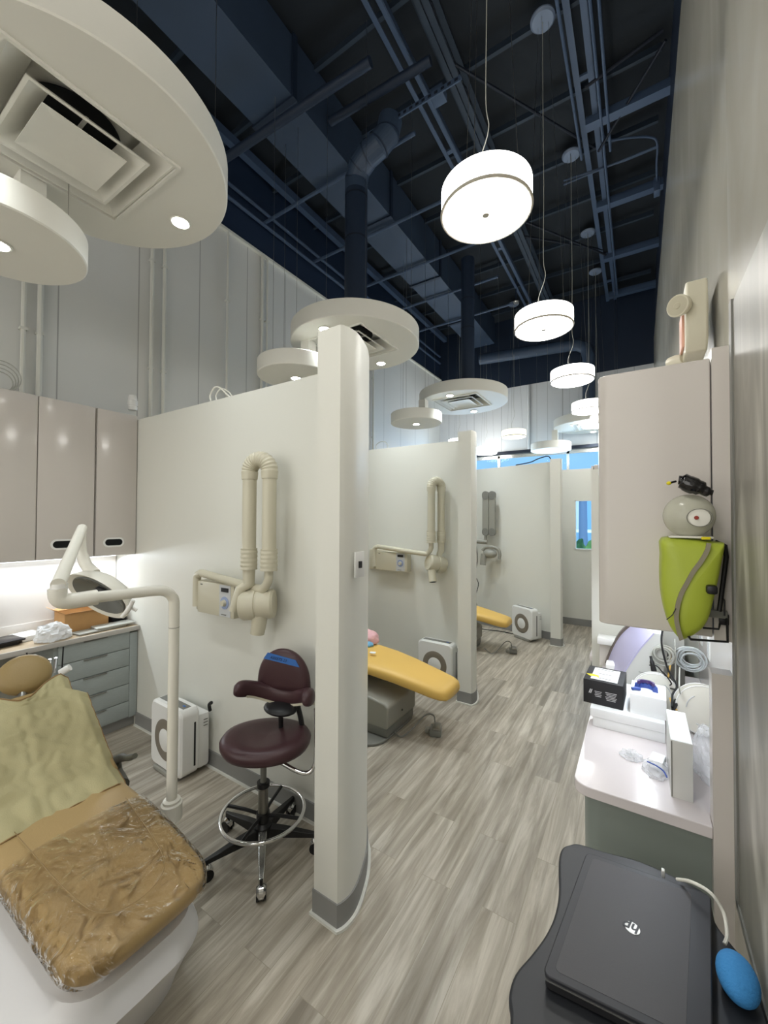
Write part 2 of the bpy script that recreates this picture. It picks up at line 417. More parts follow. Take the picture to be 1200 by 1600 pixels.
# far end: white upper wall over a dark header and a band of storefront glass
struct('wall_far_upper', bx((-1.9, YF+.05, (3.22+4.62)/2), (4.6, .1, 1.40)), upper_back)
struct('wall_far_top', bx((-1.9, YF+.04, (4.62+ZD)/2), (4.6, .1, ZD-4.62)), navy)
struct('trim_2', bx((-1.9, YF-.0, 3.2), (4.6, .12, .06)), navy_dark)
wn = struct('window_1', bx((-1.9, YF+.06, .05), (4.3, .06, .1)).box((-1.9, YF+.06, 3.13), (4.3, .06, .08)).box((-4, YF+.06, 1.6), (.06, .06, 3.1)).box((-2.6, YF+.06, 1.6), (.05, .06, 3.1)).box((-1.2, YF+.06, 1.6), (.05, .06, 3.1)).box((.1, YF+.06, 1.6), (.06, .06, 3.1)), silver)
struct('pane', bx((-1.95, YF+.07, 1.6), (4.0, .01, 3.0)), window_glass, wn)
# inner wall at the end of the aisle with its narrow window
YI = 7.36
wx0, wx1, wz0, wz1 = -.91, -.56, 1.25, 2.085
m_ = MB().box(((-4+wx0)/2, YI+.05, 1.3), (4+wx0, .1, 2.6)).box(((wx1+.225)/2, YI+.05, 1.3), (.225-wx1, .1, 2.6)).box(((wx0+wx1)/2, YI+.05, wz0/2), (wx1-wx0, .1, wz0)).box(((wx0+wx1)/2, YI+.05, (wz1+2.6)/2), (wx1-wx0, .1, 2.6-wz1))
struct('wall_end', m_, white_wall)
w2 = struct('window_2', MB().box(((wx0+wx1)/2, YI+.03, wz0+.01), (.35, .08, .02)).box(((wx0+wx1)/2, YI+.03, wz1-.01), (.35, .08, .02)).box((wx0+.01, YI+.03, 1.667), (.02, .08, .83)).box((wx1-.01, YI+.03, 1.667), (.02, .08, .83)), white_wall)
struct('pane', bx(((wx0+wx1)/2, YI+.05, 1.667), (.31, .006, .79)), window_glass, w2)
struct('baseboard_end', bx((-1.85, YI-.004, .055), (4.1, .012, .11)), grey_base)

# the three partitions with their rounded fin ends
def fin_poly(x0, x1, y, d=.40, bulge=.035):
    # flat face towards the entrance, convex side towards the aisle
    pts = [(x0, y), (x1, y)]
    k = d/.40; cv = catmull([Vector((x1, y, 0))]+[Vector((x1+u, y+v*k, 0)) for u, v in ((.012, .03), (.017, .078), (.008, .13), (-.012, .19), (-.045, .27), (-.085, .34), (-.125, .40))], 3)
    pts += [(p.x, p.y) for p in cv[1:]]
    pts += [(x1-.222, y+d+.11), (x1-.222, y+d), (x0, y+d)] if d > .38 else [(x0, y+d)]
    return pts
ZP = 2.6
def baseboard(name, poly, h=.11, t=.007, lip=True):
    c = Vector((sum(p[0] for p in poly)/len(poly), sum(p[1] for p in poly)/len(poly)))
    def grow(k): 
        out = []
        n = len(poly)
        for i in range(n):
            a = Vector(poly[i-1]); b = Vector(poly[i]); d = Vector(poly[(i+1) % n])
            e1 = (b-a).normalized(); e2 = (d-b).normalized()
            n1 = Vector((e1.y, -e1.x)); n2 = Vector((e2.y, -e2.x)); nn = (n1+n2)
            nn = nn.normalized() if nn.length > 1e-4 else n1
            out.append(tuple(b+nn*k))
        return out
    struct(name, MB().prism(grow(t), 0, h), grey_base)
    struct(name.replace('baseboard', 'trim'), MB().prism(grow(t+.014), 0, .012), white_wall)
f1 = fin_poly(-1.225, -1.093, 1.355)
struct('wall_near', MB().prism(f1, 0, ZP).box((-2.6675, 1.81, 1.3), (2.705, .11, ZP)), white_wall)
baseboard('baseboard_near', f1)
struct('baseboard_near_wall', bx((-2.55, 1.751, .055), (2.1, .012, .11)), grey_base)
struct('trim_near_wall', bx((-2.55, 1.742, .006), (2.1, .02, .012)), white_wall)
f2 = fin_poly(-1.475, -1.343, 3.64)
struct('wall_middle', MB().prism(f2, 0, ZP).box((-2.7925, 4.095, 1.3), (2.455, .11, ZP)), white_wall)
baseboard('baseboard_middle', f2)
struct('baseboard_middle_wall', bx((-2.7, 4.036, .055), (2.5, .012, .11)), grey_base)
f3 = fin_poly(-1.045, -.915, 5.96, d=.36)
MR = Matrix.Translation((-2.27, 6.62, 0)) @ Matrix.Rotation(math.radians(-15), 4, 'Z')
struct('wall_distant', MB().prism(f3, 0, ZP).box((-.2, 0, 1.3), (3.1, .11, ZP), M=MR), white_wall)
baseboard('baseboard_distant', f3)
struct('baseboard_distant_wall', bx((-.2, -.06, .055), (2.9, .012, .11), M=MR), grey_base)
# backing of the bay behind the first chair
struct('baseboard_right', bx((.218, -.7, .055), (.012, 4.4, .11)), grey_base)

# ------------------------------------------------------------------ roof structure
jy = [1.24+.77*i for i in range(10)]
ORD = ['nearest', 'second', 'third', 'fourth', 'fifth', 'sixth', 'seventh', 'eighth', 'ninth', 'farthest']
for i, y in enumerate(jy):
    bx((-1.9, y, 6.03), (4.2, .035, .06)).build('ceiling_joist', joist_paint, label='slim navy roof joist, %s from the camera, %s' % (ORD[i], 'holding a round lamp canopy' if i in (1, 3, 5, 7, 9) else 'between two round lamp canopies'), cat='joist', group='cross joists under the roof deck')
for y in (4.58, 5.88, 7.1, 8.35):
    MB().box((-.08, y, 5.86), (.72, .10, .07)).box((-.08, y, 5.90), (.72, .02, .09)).build('bracket_beam', navy_steel, label='pale navy bracket beam from rail to right wall, %s from the camera' % {4.58: 'nearest', 5.88: 'second', 7.1: 'third', 8.35: 'farthest'}[y], cat='beam', group='bracket beams by the right wall')
def rail(x, z, y0, y1, label, wdt=.13):
    t = thing('channel_rail', label, 'rail', (x, y0, z))
    for s in (-1, 1):
        MB().box((x+s*wdt*.34, (y0+y1)/2, z), (wdt*.28, y1-y0, .012)).box((x+s*wdt*.48, (y0+y1)/2, z+.03), (.01, y1-y0, .06)).build('flange', navy_steel, t)
    for y in (y0+1.2, y0+3.1, y0+5.0, y0+6.9): bx((x, y, z+.01), (wdt*.6, .05, .02)).build('spacer', navy_steel, t)
    return t
rail(-1.76, 5.86, 1.0, 8.6, 'slotted navy steel rail along the roof left of the lit pendants', .14)
rail(-.41, 5.90, 1.0, 8.6, 'slotted navy steel rail along the roof nearest the right wall', .17)
def truss(x, z, y0, y1, label, hgt=.34):
    t = thing('roof_truss', label, 'truss', (x, y0, z))
    for dz in (0, hgt*.6):
        MB().box((x-.03, (y0+y1)/2, z+dz), (.05, y1-y0, .01)).box((x-.055, (y0+y1)/2, z+dz+.02), (.008, y1-y0, .05)).box((x+.03, (y0+y1)/2, z+dz), (.05, y1-y0, .01)).build('chord', joist_paint, t)
    y = y0; k = 0
    m = MB()
    while y < y1-.4:
        a = (x, y, z+.0 if k % 2 == 0 else z+hgt*.6); b = (x, y+.38, z+hgt*.6 if k % 2 == 0 else z)
        m.cyl(a, b, .011, 6); y += .38; k += 1
    m.build('web_rod', navy_dark, t); return t
truss(-1.40, 5.76, 1.0, 8.6, 'open web roof truss with dark diagonal rods over the aisle')
# thin dark cross bracing
for k, (a, b) in enumerate([((-1.4, 3.2, 5.8), (-.4, 5.0, 5.95)), ((-.4, 4.1, 5.8), (.2, 4.1, 5.95)), ((-.35, 4.9, 5.8), (.22, 4.15, 5.9)), ((-1.8, 5.3, 5.75), (-.45, 6.9, 5.9)), ((-.4, 6.9, 5.8), (-1.75, 5.0, 5.9))]):
    MB().cyl(a, b, .014, 8).build('brace_rod', navy_dark, label=['long dark brace rod left of the right rail, nearest the camera', 'dark level brace rod from the right rail to the wall', 'dark slanting brace rod meeting the level one at the right wall', 'far dark brace rod slanting away from the left rail', 'far dark brace rod slanting back towards the left rail'][k], cat='rod', group='diagonal roof brace rods')
# conduits by the right rail
for x, y1 in ((-.52, 4.95), (-.30, 8.3), (-.24, 5.0)):
    MB().tube([(x, 1.0, 5.83), (x, y1, 5.83)], .014, 8).build('conduit', navy_steel, label={-.52: 'thin conduit left of the right rail ending at a round cover', -.30: 'long thin conduit under the right rail', -.24: 'thin conduit on the wall side of the right rail'}[x], cat='conduit')
for k, (dx, dz) in enumerate(((0, 0), (.0, .05))):
    MB().tube([(-.75, 5.22+dx, 5.84+dz), (-.1, 5.22+dx+k*.08, 5.84+dz), (.2, 5.22+k*.08, 5.84+dz)], .011, 8).build('conduit', navy_steel, label='thin conduit crossing from round cover to right wall, %s of the pair' % ('lower', 'upper')[k], cat='conduit')
MB().tube([(-.3, 4.7, 5.84), (-.26, 4.85, 5.84), (-.05, 4.95, 5.84), (.12, 5.05, 5.84), (.19, 5.12, 5.80), (.19, 5.3, 5.7), (.2, 5.5, 5.65)], .011, 8, sub=4).build('conduit', navy_steel, label='bent conduit curving down into the junction box on the right wall', cat='conduit')
bx((.2, 5.55, 5.62), (.06, .12, .16), bev=.005).build('junction_box', navy_steel, label='small junction box high on the right wall', cat='box')
bx((-1.52, 3.28, 5.62), (.12, .12, .08), bev=.005).build('junction_box', navy_steel, label='square pale junction box under the left roof rail', cat='box')
# girts and pipes along the left wall
for z, y0, lab in ((5.58, 1.0, 'upper'), (5.42, 1.0, 'lower')):
    MB().tube([(-3.93, y0, z), (-3.93, 8.6, z)], .022, 8).build('wall_pipe', navy_steel, label='%s navy pipe running along the top of the left wall' % lab, cat='pipe')
bx((-3.8, 4.9, 5.95), (.08, 7.4, .10)).build('edge_beam', navy_steel, label='navy edge beam under the roof along the left wall', cat='beam')
# sprinkler pipes
MB().tube([(-3.9, 2.42, 5.33), (-2.3, 2.49, 5.33), (-1.75, 2.52, 5.33)], .038, 14).build('sprinkler_pipe', navy, label='thick navy pipe crossing under the near duct section', cat='pipe')
MB().tube([(-2.5, 2.92, 5.6), (-1.45, 2.97, 5.6)], .038, 14).build('sprinkler_pipe', navy, label='thick navy pipe stub on the aisle side of the duct', cat='pipe')
for y in (3.35, 4.25, 5.15, 6.05, 6.95):
    MB().tube([(-3.95, y, 5.45), (-1.8, y, 5.48)], .02, 8).build('hanger_rod', navy_steel, label='thin navy crossbar under the long duct, %s from the camera' % {3.35: 'nearest', 4.25: 'second', 5.15: 'third', 6.05: 'fourth', 6.95: 'farthest'}[y], cat='rod', group='thin crossbars under the duct')
st = MB()
st.box((-1.72, 3.12, 5.47), (.95, .012, .05)).box((-1.72, 3.14, 5.495), (.95, .04, .008))
sto = st.build('strut_channel', navy_steel, label='perforated strut channel crossing beneath the left roof rail', cat='channel')
m = MB()
for i in range(15): m.box((-2.15+i*.062, 3.112, 5.47), (.03, .006, .02))
m.build('slot', navy_dark, sto)

# ------------------------------------------------------------------ long rectangular duct
dt = thing('air_duct', 'long rectangular navy duct running under the roof on the left', 'duct', (-2.82, 5.2, 5.5))
ys = [-.5, 2.5, 4.15, 5.6, 7.1, 8.4]
for i in range(5):
    a, b = ys[i], ys[i+1]; g = .03
    bx((-2.82, (a+b)/2, 5.5+.27), (.50, b-a-g, .54)).build('duct_section', duct_skin, dt)
    if i: bx((-2.82, a, 5.5+.27), (.54, .05, .58)).build('flange', navy, dt)
# round drops to the ceiling discs
def drop(x, y, r, z0, elbow, label):
    t = thing('duct_drop', label, 'duct', (x, y, z0))
    MB().cyl((x, y, z0), (x, y, 4.98), r, 28).build('pipe', navy, t)
    m = MB()
    for z in (z0+.9, 4.9): m.cyl((x, y, z), (x, y, z+.012), r*1.03, 28)
    m.build('seam', navy_dark, t)
    if elbow:
        pts = [(x, y, 4.96), (x, y, 5.08), (x+.05, y-.02, 5.17), (x+.16, y-.03, 5.24), (x+.28, y-.03, 5.27), (x+.36, y+.0, 5.36), (x+.38, y+.02, 5.5)]
        e = MB().tube(pts, r*1.02, 28).build('elbow', duct_skin, t, sharp=12)
        m = MB()
        for a, b in zip(pts[1:-1], pts[2:]):
            a, b = Vector(a), Vector(b); d = (b-a).normalized(); m.cyl(a-d*.006, a+d*.006, r*1.06, 28)
        m.build('seam', navy, e)
    else:
        MB().cyl((x, y, 4.98), (x, y, 5.5), r, 28).build('upper_pipe', navy, t)
    return t
drop(-2.33, 3.12, .11, 3.58, True, 'round navy duct with segmented elbow dropping to middle ceiling disc')
drop(-2.06, 5.45, .095, 3.58, False, 'round navy duct dropping to the ceiling disc above the second partition')
t = thing('branch_duct', 'round navy duct crossing the far end of roof and turning down', 'duct', (-.9, 8.2, 3.5))
MB().tube([(-2.75, 7.95, 5.05), (-1.1, 8.2, 5.05), (-.93, 8.2, 5.02), (-.80, 8.2, 4.92), (-.76, 8.2, 4.75), (-.76, 8.2, 3.56)], .11, 22).build('pipe', duct_skin, t)

# ------------------------------------------------------------------ round ceiling discs
def downlight(parent, x, y, z, power=24):
    if y > 2: power *= 2.7
    o = MB().lathe([(.0, 0), (.05, 0), (.055, -.004), (.05, -.008), (.0, -.006)], (x, y, z), 24).build('downlight', plaster, parent)
    MB().cyl((x, y, z-.009), (x, y, z-.007), .043, 24).build('led_lens', glow, o)
    l = bpy.data.lights.new('downlight_lamp', 'SPOT'); l.energy = power; l.color = (.90, .97, 1); l.spot_size = math.radians(125); l.spot_blend = 1; l.shadow_soft_size = .04
    lo = bpy.data.objects.new('downlight_lamp', l); lo.location = (x, y, z-.02); C.objects.link(lo)
def big_disc(x, y, z, r, label, dx=0):
    t = thing('ceiling_disc', label, 'ceiling disc', (x, y, z), group=None)
    cx, cy = x+.02, y-.06; h = .315; K = 96
    def sqp(a, k, zz):
        c_, s_ = math.cos(2*PI*k/K), math.sin(2*PI*k/K); q = a/max(abs(c_), abs(s_)); return (cx+c_*q, cy+s_*q, zz)
    cir = lambda rr, zz: [(x+rr*math.cos(2*PI*k/K), y+rr*math.sin(2*PI*k/K), zz) for k in range(K)]
    MB().loft([[sqp(h-.005, k, z+.12) for k in range(K)], [sqp(h-.005, k, z) for k in range(K)], cir(r-.006, z), cir(r, z+.006), cir(r, z+.145), cir(r-.006, z+.15)]).build('drum', plaster, t)
    fr = MB()
    for s in (-1, 1):
        fr.box((cx+s*h, cy, z-.006), (.014, 2*h+.014, .012)); fr.box((cx, cy+s*h, z-.006), (2*h-.014, .014, .012))
    d = fr.build('diffuser_frame', plaster, t)
    MB().cyl((cx, cy, z+.098), (cx, cy, z+.102), .185, 40).build('duct_opening', dark_cavity, d)
    def cone(ho, hi, zo, zi, nm, lip=.012):
        m = MB(); sq = lambda a, zz: [(cx-a, cy-a, zz), (cx+a, cy-a, zz), (cx+a, cy+a, zz), (cx-a, cy+a, zz)]
        m.loft([sq(ho, zo), sq(ho-lip, zo), sq(hi, zi), sq(hi, zi+.003), sq(ho-lip, zo+.005), sq(ho, zo+.005)], cap=False); m.build(nm, plaster, d, sharp=20)
    cone(.306, .20, z-.002, z+.09, 'outer_vane', .01); cone(.228, .13, z-.014, z+.055, 'middle_vane', .014)
    m = MB(); sq = lambda a, zz: [(cx-a, cy-a, zz), (cx+a, cy-a, zz), (cx+a, cy+a, zz), (cx-a, cy+a, zz)]
    m.loft([sq(.02, z-.002), sq(.09, z-.004), sq(.157, z-.020), sq(.157, z-.016), sq(.09, z+.012), sq(.02, z+.014)]); m.build('centre_plate', plaster, d, sharp=12)
    m = MB()
    for a_ in (0, 1): m.box((cx, cy, z+.055), (.012, .30, .012) if a_ else (.30, .012, .012))
    m.build('cross_bracket', plaster, d)
    for s in (-1, 1): downlight(t, x, y+s*.46, z)
    m = MB()
    for sx, sy in ((-.4, -.4), (.4, -.4), (.4, .4), (-.4, .4)): m.cyl((x+sx, y+sy, z+.15), (x+sx, y+sy, 6.0), .0016, 5)
    m.build('hanging_wire', steel, t)
    return t
def small_disc(x, y, z, r, label, bz):
    t = thing('small_ceiling_disc', label, 'ceiling disc', (x, y, z))
    MB().lathe([(0, 0), (r-.006, 0), (r, .006), (r, .13), (r-.006, .136), (0, .136)], (x, y, z), 72).build('drum', plaster, t)
    downlight(t, x, y, z, 14)
    MB().box((x+.06, y+.10, (z+.136+bz)/2), (.10, .10, bz-z-.136)).build('spacer_block', plaster, t)
    m = MB()
    for a in (.9, 2.8, 4.7): m.cyl((x+r*.8*math.cos(a), y+r*.8*math.sin(a), z+.136), (x+r*.8*math.cos(a), y+r*.8*math.sin(a), 6.0), .0016, 5)
    m.build('hanging_wire', steel, t)
big_disc(-2.18, .80, 3.43, .62, 'huge round white ceiling disc with square air diffuser, nearest the camera')
small_disc(-2.60, .60, 3.07, .35, 'small round white ceiling disc cut by the left photo edge', 3.43)
big_disc(-2.33, 3.12, 3.43, .62, 'round white ceiling disc hanging over the end of the first partition')
small_disc(-2.70, 2.69, 3.07, .35, 'small round white disc half hidden by the first partition fin', 3.43)
big_disc(-2.12, 5.41, 3.41, .62, 'round white ceiling disc with diffuser above the second partition')
small_disc(-2.59, 4.88, 3.07, .35, 'small round white disc over the second partition wall', 3.41)
big_disc(-.72, 8.05, 3.43, .62, 'distant bluish ceiling disc near the far windows')
small_disc(-1.38, 7.95, 3.04, .35, 'distant small ceiling disc with one lamp by the far windows', 3.43)

# ------------------------------------------------------------------ lit drum pendants
def pendant(x, y, z, r, label, cream=False, power=26, canopy=True):
    t = thing('drum_pendant', label, 'pendant lamp', (x, y, z), 'lit drum pendants')
    sm = shade_y if cream else shade
    MB().lathe([(r*.97, .018), (r, .02), (r, .132), (r*.97, .135), (r*.1, .138)], (x, y, z), 64).build('drum_shade', sm, t)
    MB().lathe([(0, .004), (r*.93, .004), (r*.96, .008), (r*.96, .012), (0, .010)], (x, y, z), 64).build('bottom_diffuser', shade_y if cream else diffuser, t)
    MB().tube([(x+r*.985*math.cos(2*PI*k/64), y+r*.985*math.sin(2*PI*k/64), z+.014) for k in range(64)], .0085, 8, ring=True).build('metal_ring', ring_m, t)
    MB().cyl((x, y, z-.002), (x, y, z+.004), .018, 20).build('finial', ring_m, t)
    m = MB()
    for a in (.5, 2.6, 4.7): m.cyl((x+r*.75*math.cos(a), y+r*.75*math.sin(a), z+.152), (x+r*.2*math.cos(a), y+r*.2*math.sin(a), 6.0), .0014, 5)
    m.build('suspension_wire', steel, t)
    MB().tube([(x-.03, y, z+.15), (x-.04, y, z+.28), (x+.015, y, z+.45), (x, y, z+.62), (x+.005, y, z+1.2), (x, y, z+2.0), (x, y, 6.0)], .0028, 6, sub=5).build('power_cord', cable_grey, t)
    if canopy: MB().lathe([(0, 5.985), (.085, 5.985), (.10, 6.0), (.10, 6.012), (0, 6.012)], (x, y, 0), 32).build('canopy', canopy_paint, t, label='round pale ceiling canopy')
pendant(-.665, 2.02, 3.34, .23, 'largest glowing white drum pendant, nearest the camera')
pendant(-.665, 3.52, 3.34, .23, 'second glowing drum pendant from the camera in the aisle row')
pendant(-.64, 5.03, 3.34, .23, 'third glowing drum pendant in the aisle row, above the tall cabinet edge')
pendant(-.61, 6.55, 3.34, .23, 'fourth glowing drum pendant, partly behind the tall right cabinet')
pendant(-.60, 7.65, 3.34, .23, 'farthest and lowest-looking drum pendant of the aisle row')
pendant(-.62, .42, 3.34, .23, 'drum pendant above the camera', canopy=True)
pendant(-.62, -1.1, 3.34, .23, 'drum pendant behind the camera')
pendant(-2.06, 7.96, 3.36, .23, 'cream coloured drum pendant in front of far white wall', cream=True, power=6)
pendant(-3.05, 7.6, 3.22, .22, 'flat glowing drum pendant just above the second partition top', power=10)
pendant(-2.72, 8.30, 3.14, .22, 'small glowing drum pendant right of the second partition fin', power=6)

# smoke detector / sprinkler head
t = MB().lathe([(0, 0), (.05, 0), (.06, .02), (.05, .04), (0, .04)], P(806, 474, z=5.6), 20).build('fire_sprinkler', silver, label='small white sprinkler head under the dark roof beside second pendant', cat='sprinkler')
pp = P(806, 474, z=5.6)
MB().cyl(pp+Vector((0, 0, .04)), pp+Vector((0, 0, .5)), .012, 8).build('stem', navy, t)

# ------------------------------------------------------------------ conduits on the left wall
def wpipe(y, r, z1, label):
    t = thing('wall_conduit', label, 'conduit', (XL+.03, y, 2.62), None)
    MB().tube([(XL+.03, y, 2.62), (XL+.03, y, z1)], r, 8).build('pipe', white_wall, t)
    for z in (3.2, 4.25): bx((XL+.025, y, z), (.045, .045, .02)).build('strap', white_wall, t)
for y, r, z1, lb in ((1.07, .016, 5.05, 'white conduit up left wall, leftmost of all'), (1.17, .02, 5.05, 'white conduit up left wall, second from the left edge'), (2.02, .018, 5.05, 'white conduit on left wall just right of the cabinets'), (2.14, .018, 5.05, 'white conduit on left wall, second right of the cabinets'),
                     (2.86, .014, 5.05, 'single thin white conduit on left wall below the big disc'), (3.36, .018, 5.05, 'white conduit on left wall, left one of the pair left of the small disc'), (3.44, .014, 5.05, 'white conduit on left wall, right one of the pair left of the small disc'),
                     (5.55, .018, 5.05, 'grey conduit on far left wall, left one beside first partition fin'), (5.85, .018, 5.05, 'grey conduit on far left wall, right one beside first partition fin')):
    wpipe(y, r, z1, lb)
MB().tube([(-1.95, YF-.03, 3.2), (-1.95, YF-.03, 4.6)], .03, 10).build('downpipe', upper_back, label='pale pipe up the far upper wall', cat='pipe')

# cables looped over the partition tops
def loopc(pts, r, label, m=cable_white):
    MB().tube(pts, r, 6, sub=6).build('cable_loop', m, label=label, cat='cable')
a = P(345, 625, y=1.80)
loopc([(a.x-.10, 1.80, 2.60), (a.x-.13, 1.80, 2.66), (a.x-.08, 1.80, 2.715), (a.x+.0, 1.79, 2.70), (a.x+.06, 1.80, 2.65), (a.x+.12, 1.80, 2.605)], .006, 'white cable loop standing on top of the first partition')
loopc([(a.x-.08, 1.83, 2.60), (a.x-.10, 1.83, 2.67), (a.x-.04, 1.83, 2.71), (a.x+.05, 1.83, 2.67), (a.x+.10, 1.83, 2.62), (a.x+.14, 1.83, 2.605)], .005, 'thinner white cable loop behind the other on the first partition')
a = P(598, 697, y=4.1)
loopc([(a.x-.09, 4.1, 2.6), (a.x-.1, 4.1, 2.66), (a.x-.03, 4.1, 2.70), (a.x+.05, 4.1, 2.68), (a.x+.08, 4.1, 2.6)], .006, 'dark cable loop on top of the second partition', cable_grey)
a = P(840, 722, y=6.3)
loopc([(a.x-.35, 6.42, 2.61), (a.x-.12, 6.36, 2.63), (a.x+.0, 6.33, 2.67), (a.x+.15, 6.28, 2.69), (a.x+.2, 6.26, 2.62)], .008, 'cable bulging over the top of the third partition', black)

# ------------------------------------------------------------------ left bay: upper cabinets, base cabinet
XC = -3.642
def wall_cabinet(y0, y1, label, pull, gap=.003):
    t = thing('wall_cabinet', label, 'cabinet', ((XL+XC)/2, (y0+y1)/2, 1.44), 'glossy white cabinets hung on the left wall')
    bx(((XL+XC-.02)/2, (y0+y1)/2, 2.035), (XC-.02-XL, y1-y0, 1.19)).build('body', white_lacquer, t)
    d = bx((XC-.01, (y0+y1)/2, 2.035), (.018, y1-y0-2*gap, 1.188), bev=.003).build('door', gloss_white, t)
    if pull:
        yc = (y0+y1)/2 - .02
        fn = lambda u, v, a: (a, yc+u, 1.55+v)
        MB().prism([(p[0], p[1]) for p in rrect(-.078, -.040, .078, .040, .0395)], XC-.004, XC+.003, fn).build('pull_rim', plastic_white, d)
        MB().prism(rrect(-.064, -.026, .064, .026, .0255), XC-.002, XC+.0035, fn).build('pull_hole', dark_cavity, d)
wall_cabinet(.70, 1.075, 'leftmost glossy white wall cabinet door, cut by photo edge', False)
wall_cabinet(1.075, 1.437, 'middle glossy white wall cabinet above the dental lamp arm', True)
wall_cabinet(1.445, 1.752, 'glossy white wall cabinet with oval pull hole beside the partition', True)
t = bx((XL+.1, 1.25, 1.428), (.03, .9, .018)).build('light_strip', strip_glow, label='bright strip light under the left wall cabinets', cat='light strip')
area('strip_lamp', (XL+.12, 1.25, 1.405), .04, 6, (.85, .93, 1), (0, math.radians(-15), 0), .95)
t = MB().lathe([(0, 0), (.035, 0), (.04, .03), (.034, .035), (.04, .045), (.04, .085), (.034, .09), (.036, .10), (.03, .13), (0, .14)], P(207, 641, x=-3.8), 20)
t.build('cable_gland', plastic_white, label='stubby white ribbed fitting standing on the left wall cabinets', cat='fitting')
m = MB()
for k in range(4):
    c0 = P(0, 592, x=-3.8); rr = .07+k*.012
    m.tube([(c0.x+k*.01, c0.y+rr*math.cos(a_/24*2*PI), 2.64+rr+rr*math.sin(a_/24*2*PI)) for a_ in range(24)], .004, 6, ring=True)
m.build('cable_coil', cable_grey, label='coil of grey cable lying on top of the left wall cabinets', cat='cable')

XBASE = -3.59
t = thing('base_cabinet', 'blue-grey laminate drawer base cabinet below the left counter', 'cabinet', ((XL+XBASE)/2, 1.46, 0))
bx(((XL+XBASE-.02)/2, 1.475, .44), (XBASE-.02-XL, .55, .70)).build('body', blue_grey_lam, t)
bx(((XL+XBASE-.05)/2, 1.475, .045), (XBASE-.05-XL, .55, .09)).build('toe_kick', grey_base, t)
bx((XBASE-.01, 1.72, .44), (.02, .06, .70), bev=.002).build('filler_strip', blue_grey_lam, t)
zs = [.095, .229, .372, .521, .665, .806]
for i in range(5):
    a, b = zs[i], zs[i+1]
    d = bx((XBASE-.009, 1.445, (a+b)/2), (.018, .485, b-a-.005), bev=.0015).build('drawer', blue_grey_lam, t)
    bx((XBASE+.004, 1.44, b-.008), (.012, .16, .010), bev=.002).build('pull', grey_dark, d)
t = thing('base_cabinet', 'open knee space cabinet side left of the blue-grey drawers', 'cabinet', (-3.8, 1.0, 0))
bx((-3.8, 1.19, .41), (.38, .02, .80)).build('side_panel', blue_grey_lam, t)
bx((-3.97, .8, .41), (.03, .8, .80)).build('back_panel', grey_arm, t)
t = bx((-3.79, 1.2, .828), (.44, 1.1, .032), bev=.004).build('countertop', counter_top, label='wood-topped counter below the left wall cabinets', cat='countertop')
bx((-3.565, 1.2, .828), (.014, 1.1, .036), bev=.002).build('edge_band', counter_edge, t)
bx((XL+.012, 1.23, .89), (.02, 1.04, .09)).build('upstand', white_lacquer, t)
struct('wall_bay_splash', bx((XL+.006, 1.23, 1.14), (.008, 1.04, .6)), gloss_white)

# things on the left counter
ZC = .845
t = thing('cardboard_box', 'open brown cardboard box on the left counter', 'box', (-3.86, 1.47, ZC))
A_ = P(105, 988, z=ZC); 
fx0, fx1, fy0, fy1, bh = -3.97, -3.77, 1.30, 1.60, .15
m = MB()
for c_, s_ in (((fx0+fx1)/2, fy0, (fx1-fx0, .005)), ((fx0+fx1)/2, fy1, (fx1-fx0, .005)), (fx0, (fy0+fy1)/2, (.005, fy1-fy0)), (fx1, (fy0+fy1)/2, (.005, fy1-fy0))) and [((fx0+fx1)/2, fy0, fx1-fx0, .005), ((fx0+fx1)/2, fy1, fx1-fx0, .005), (fx0, (fy0+fy1)/2, .005, fy1-fy0), (fx1, (fy0+fy1)/2, .005, fy1-fy0)] and []:
    pass
for cx_, cy_, sx_, sy_ in (((fx0+fx1)/2, fy0, fx1-fx0, .005), ((fx0+fx1)/2, fy1, fx1-fx0, .005), (fx0, (fy0+fy1)/2, .005, fy1-fy0), (fx1, (fy0+fy1)/2, .005, fy1-fy0)):
    m.box((cx_, cy_, ZC+bh/2), (sx_, sy_, bh))
m.box(((fx0+fx1)/2, (fy0+fy1)/2, ZC+.004), (fx1-fx0, fy1-fy0, .005))
m.build('walls', cardboard, t)
for s, x in ((-1, fx0), (1, fx1)):
    MB().prism([(fy0, 0), (fy1, 0), (fy1-.01, .08), (fy0+.01, .08)], 0, .004, lambda u, v, a, s=s, x=x: (x+s*v*(.5 if s > 0 else .8)+a, u, ZC+bh+v*(.15 if s > 0 else .6))).build('flap', cardboard, t)
MB().prism([(fx0, 0), (fx1, 0), (fx1-.01, .09), (fx0+.01, .09)], 0, .004, lambda u, v, a: (u, fy0-v*.7+a, ZC+bh+v*.5)).build('flap', cardboard, t)
bx((-3.86, 1.685, ZC+.13), (.18, .11, .26), bev=.004).build('appliance', black, label='black box-shaped appliance in the corner of the left counter', cat='appliance')
for i, (x, y) in enumerate(((-3.92, 1.64), (-3.88, 1.70), (-3.81, 1.70))):
    bx((x, y, ZC+.26+.035), (.05, .045, .07), rz=.3*i, bev=.002).build('small_carton', cardboard, label=['leftmost small brown carton on the black appliance', 'middle small brown carton on the black appliance', 'right small brown carton on the black appliance by partition'][i], cat='carton')
for i, (y, rz, z) in enumerate(((1.50, .06, .008), (1.60, -.05, .022))):
    bx((-3.675, y, ZC+z), (.13, .34-.06*i, .013), rz=rz, bev=.004).build('flat_tray', [grey_arm, cable_grey][i], label=['lower flat grey tray lying at the front of the left counter', 'upper flat pale tray lying at the front of the left counter'][i], cat='tray')
t = bx((-3.86, 1.10, ZC+.02), (.17, .15, .04), rz=.2, bev=.006).build('router_box', plastic_white, label='flat white electronics box on the left counter with black cable', cat='electronics')
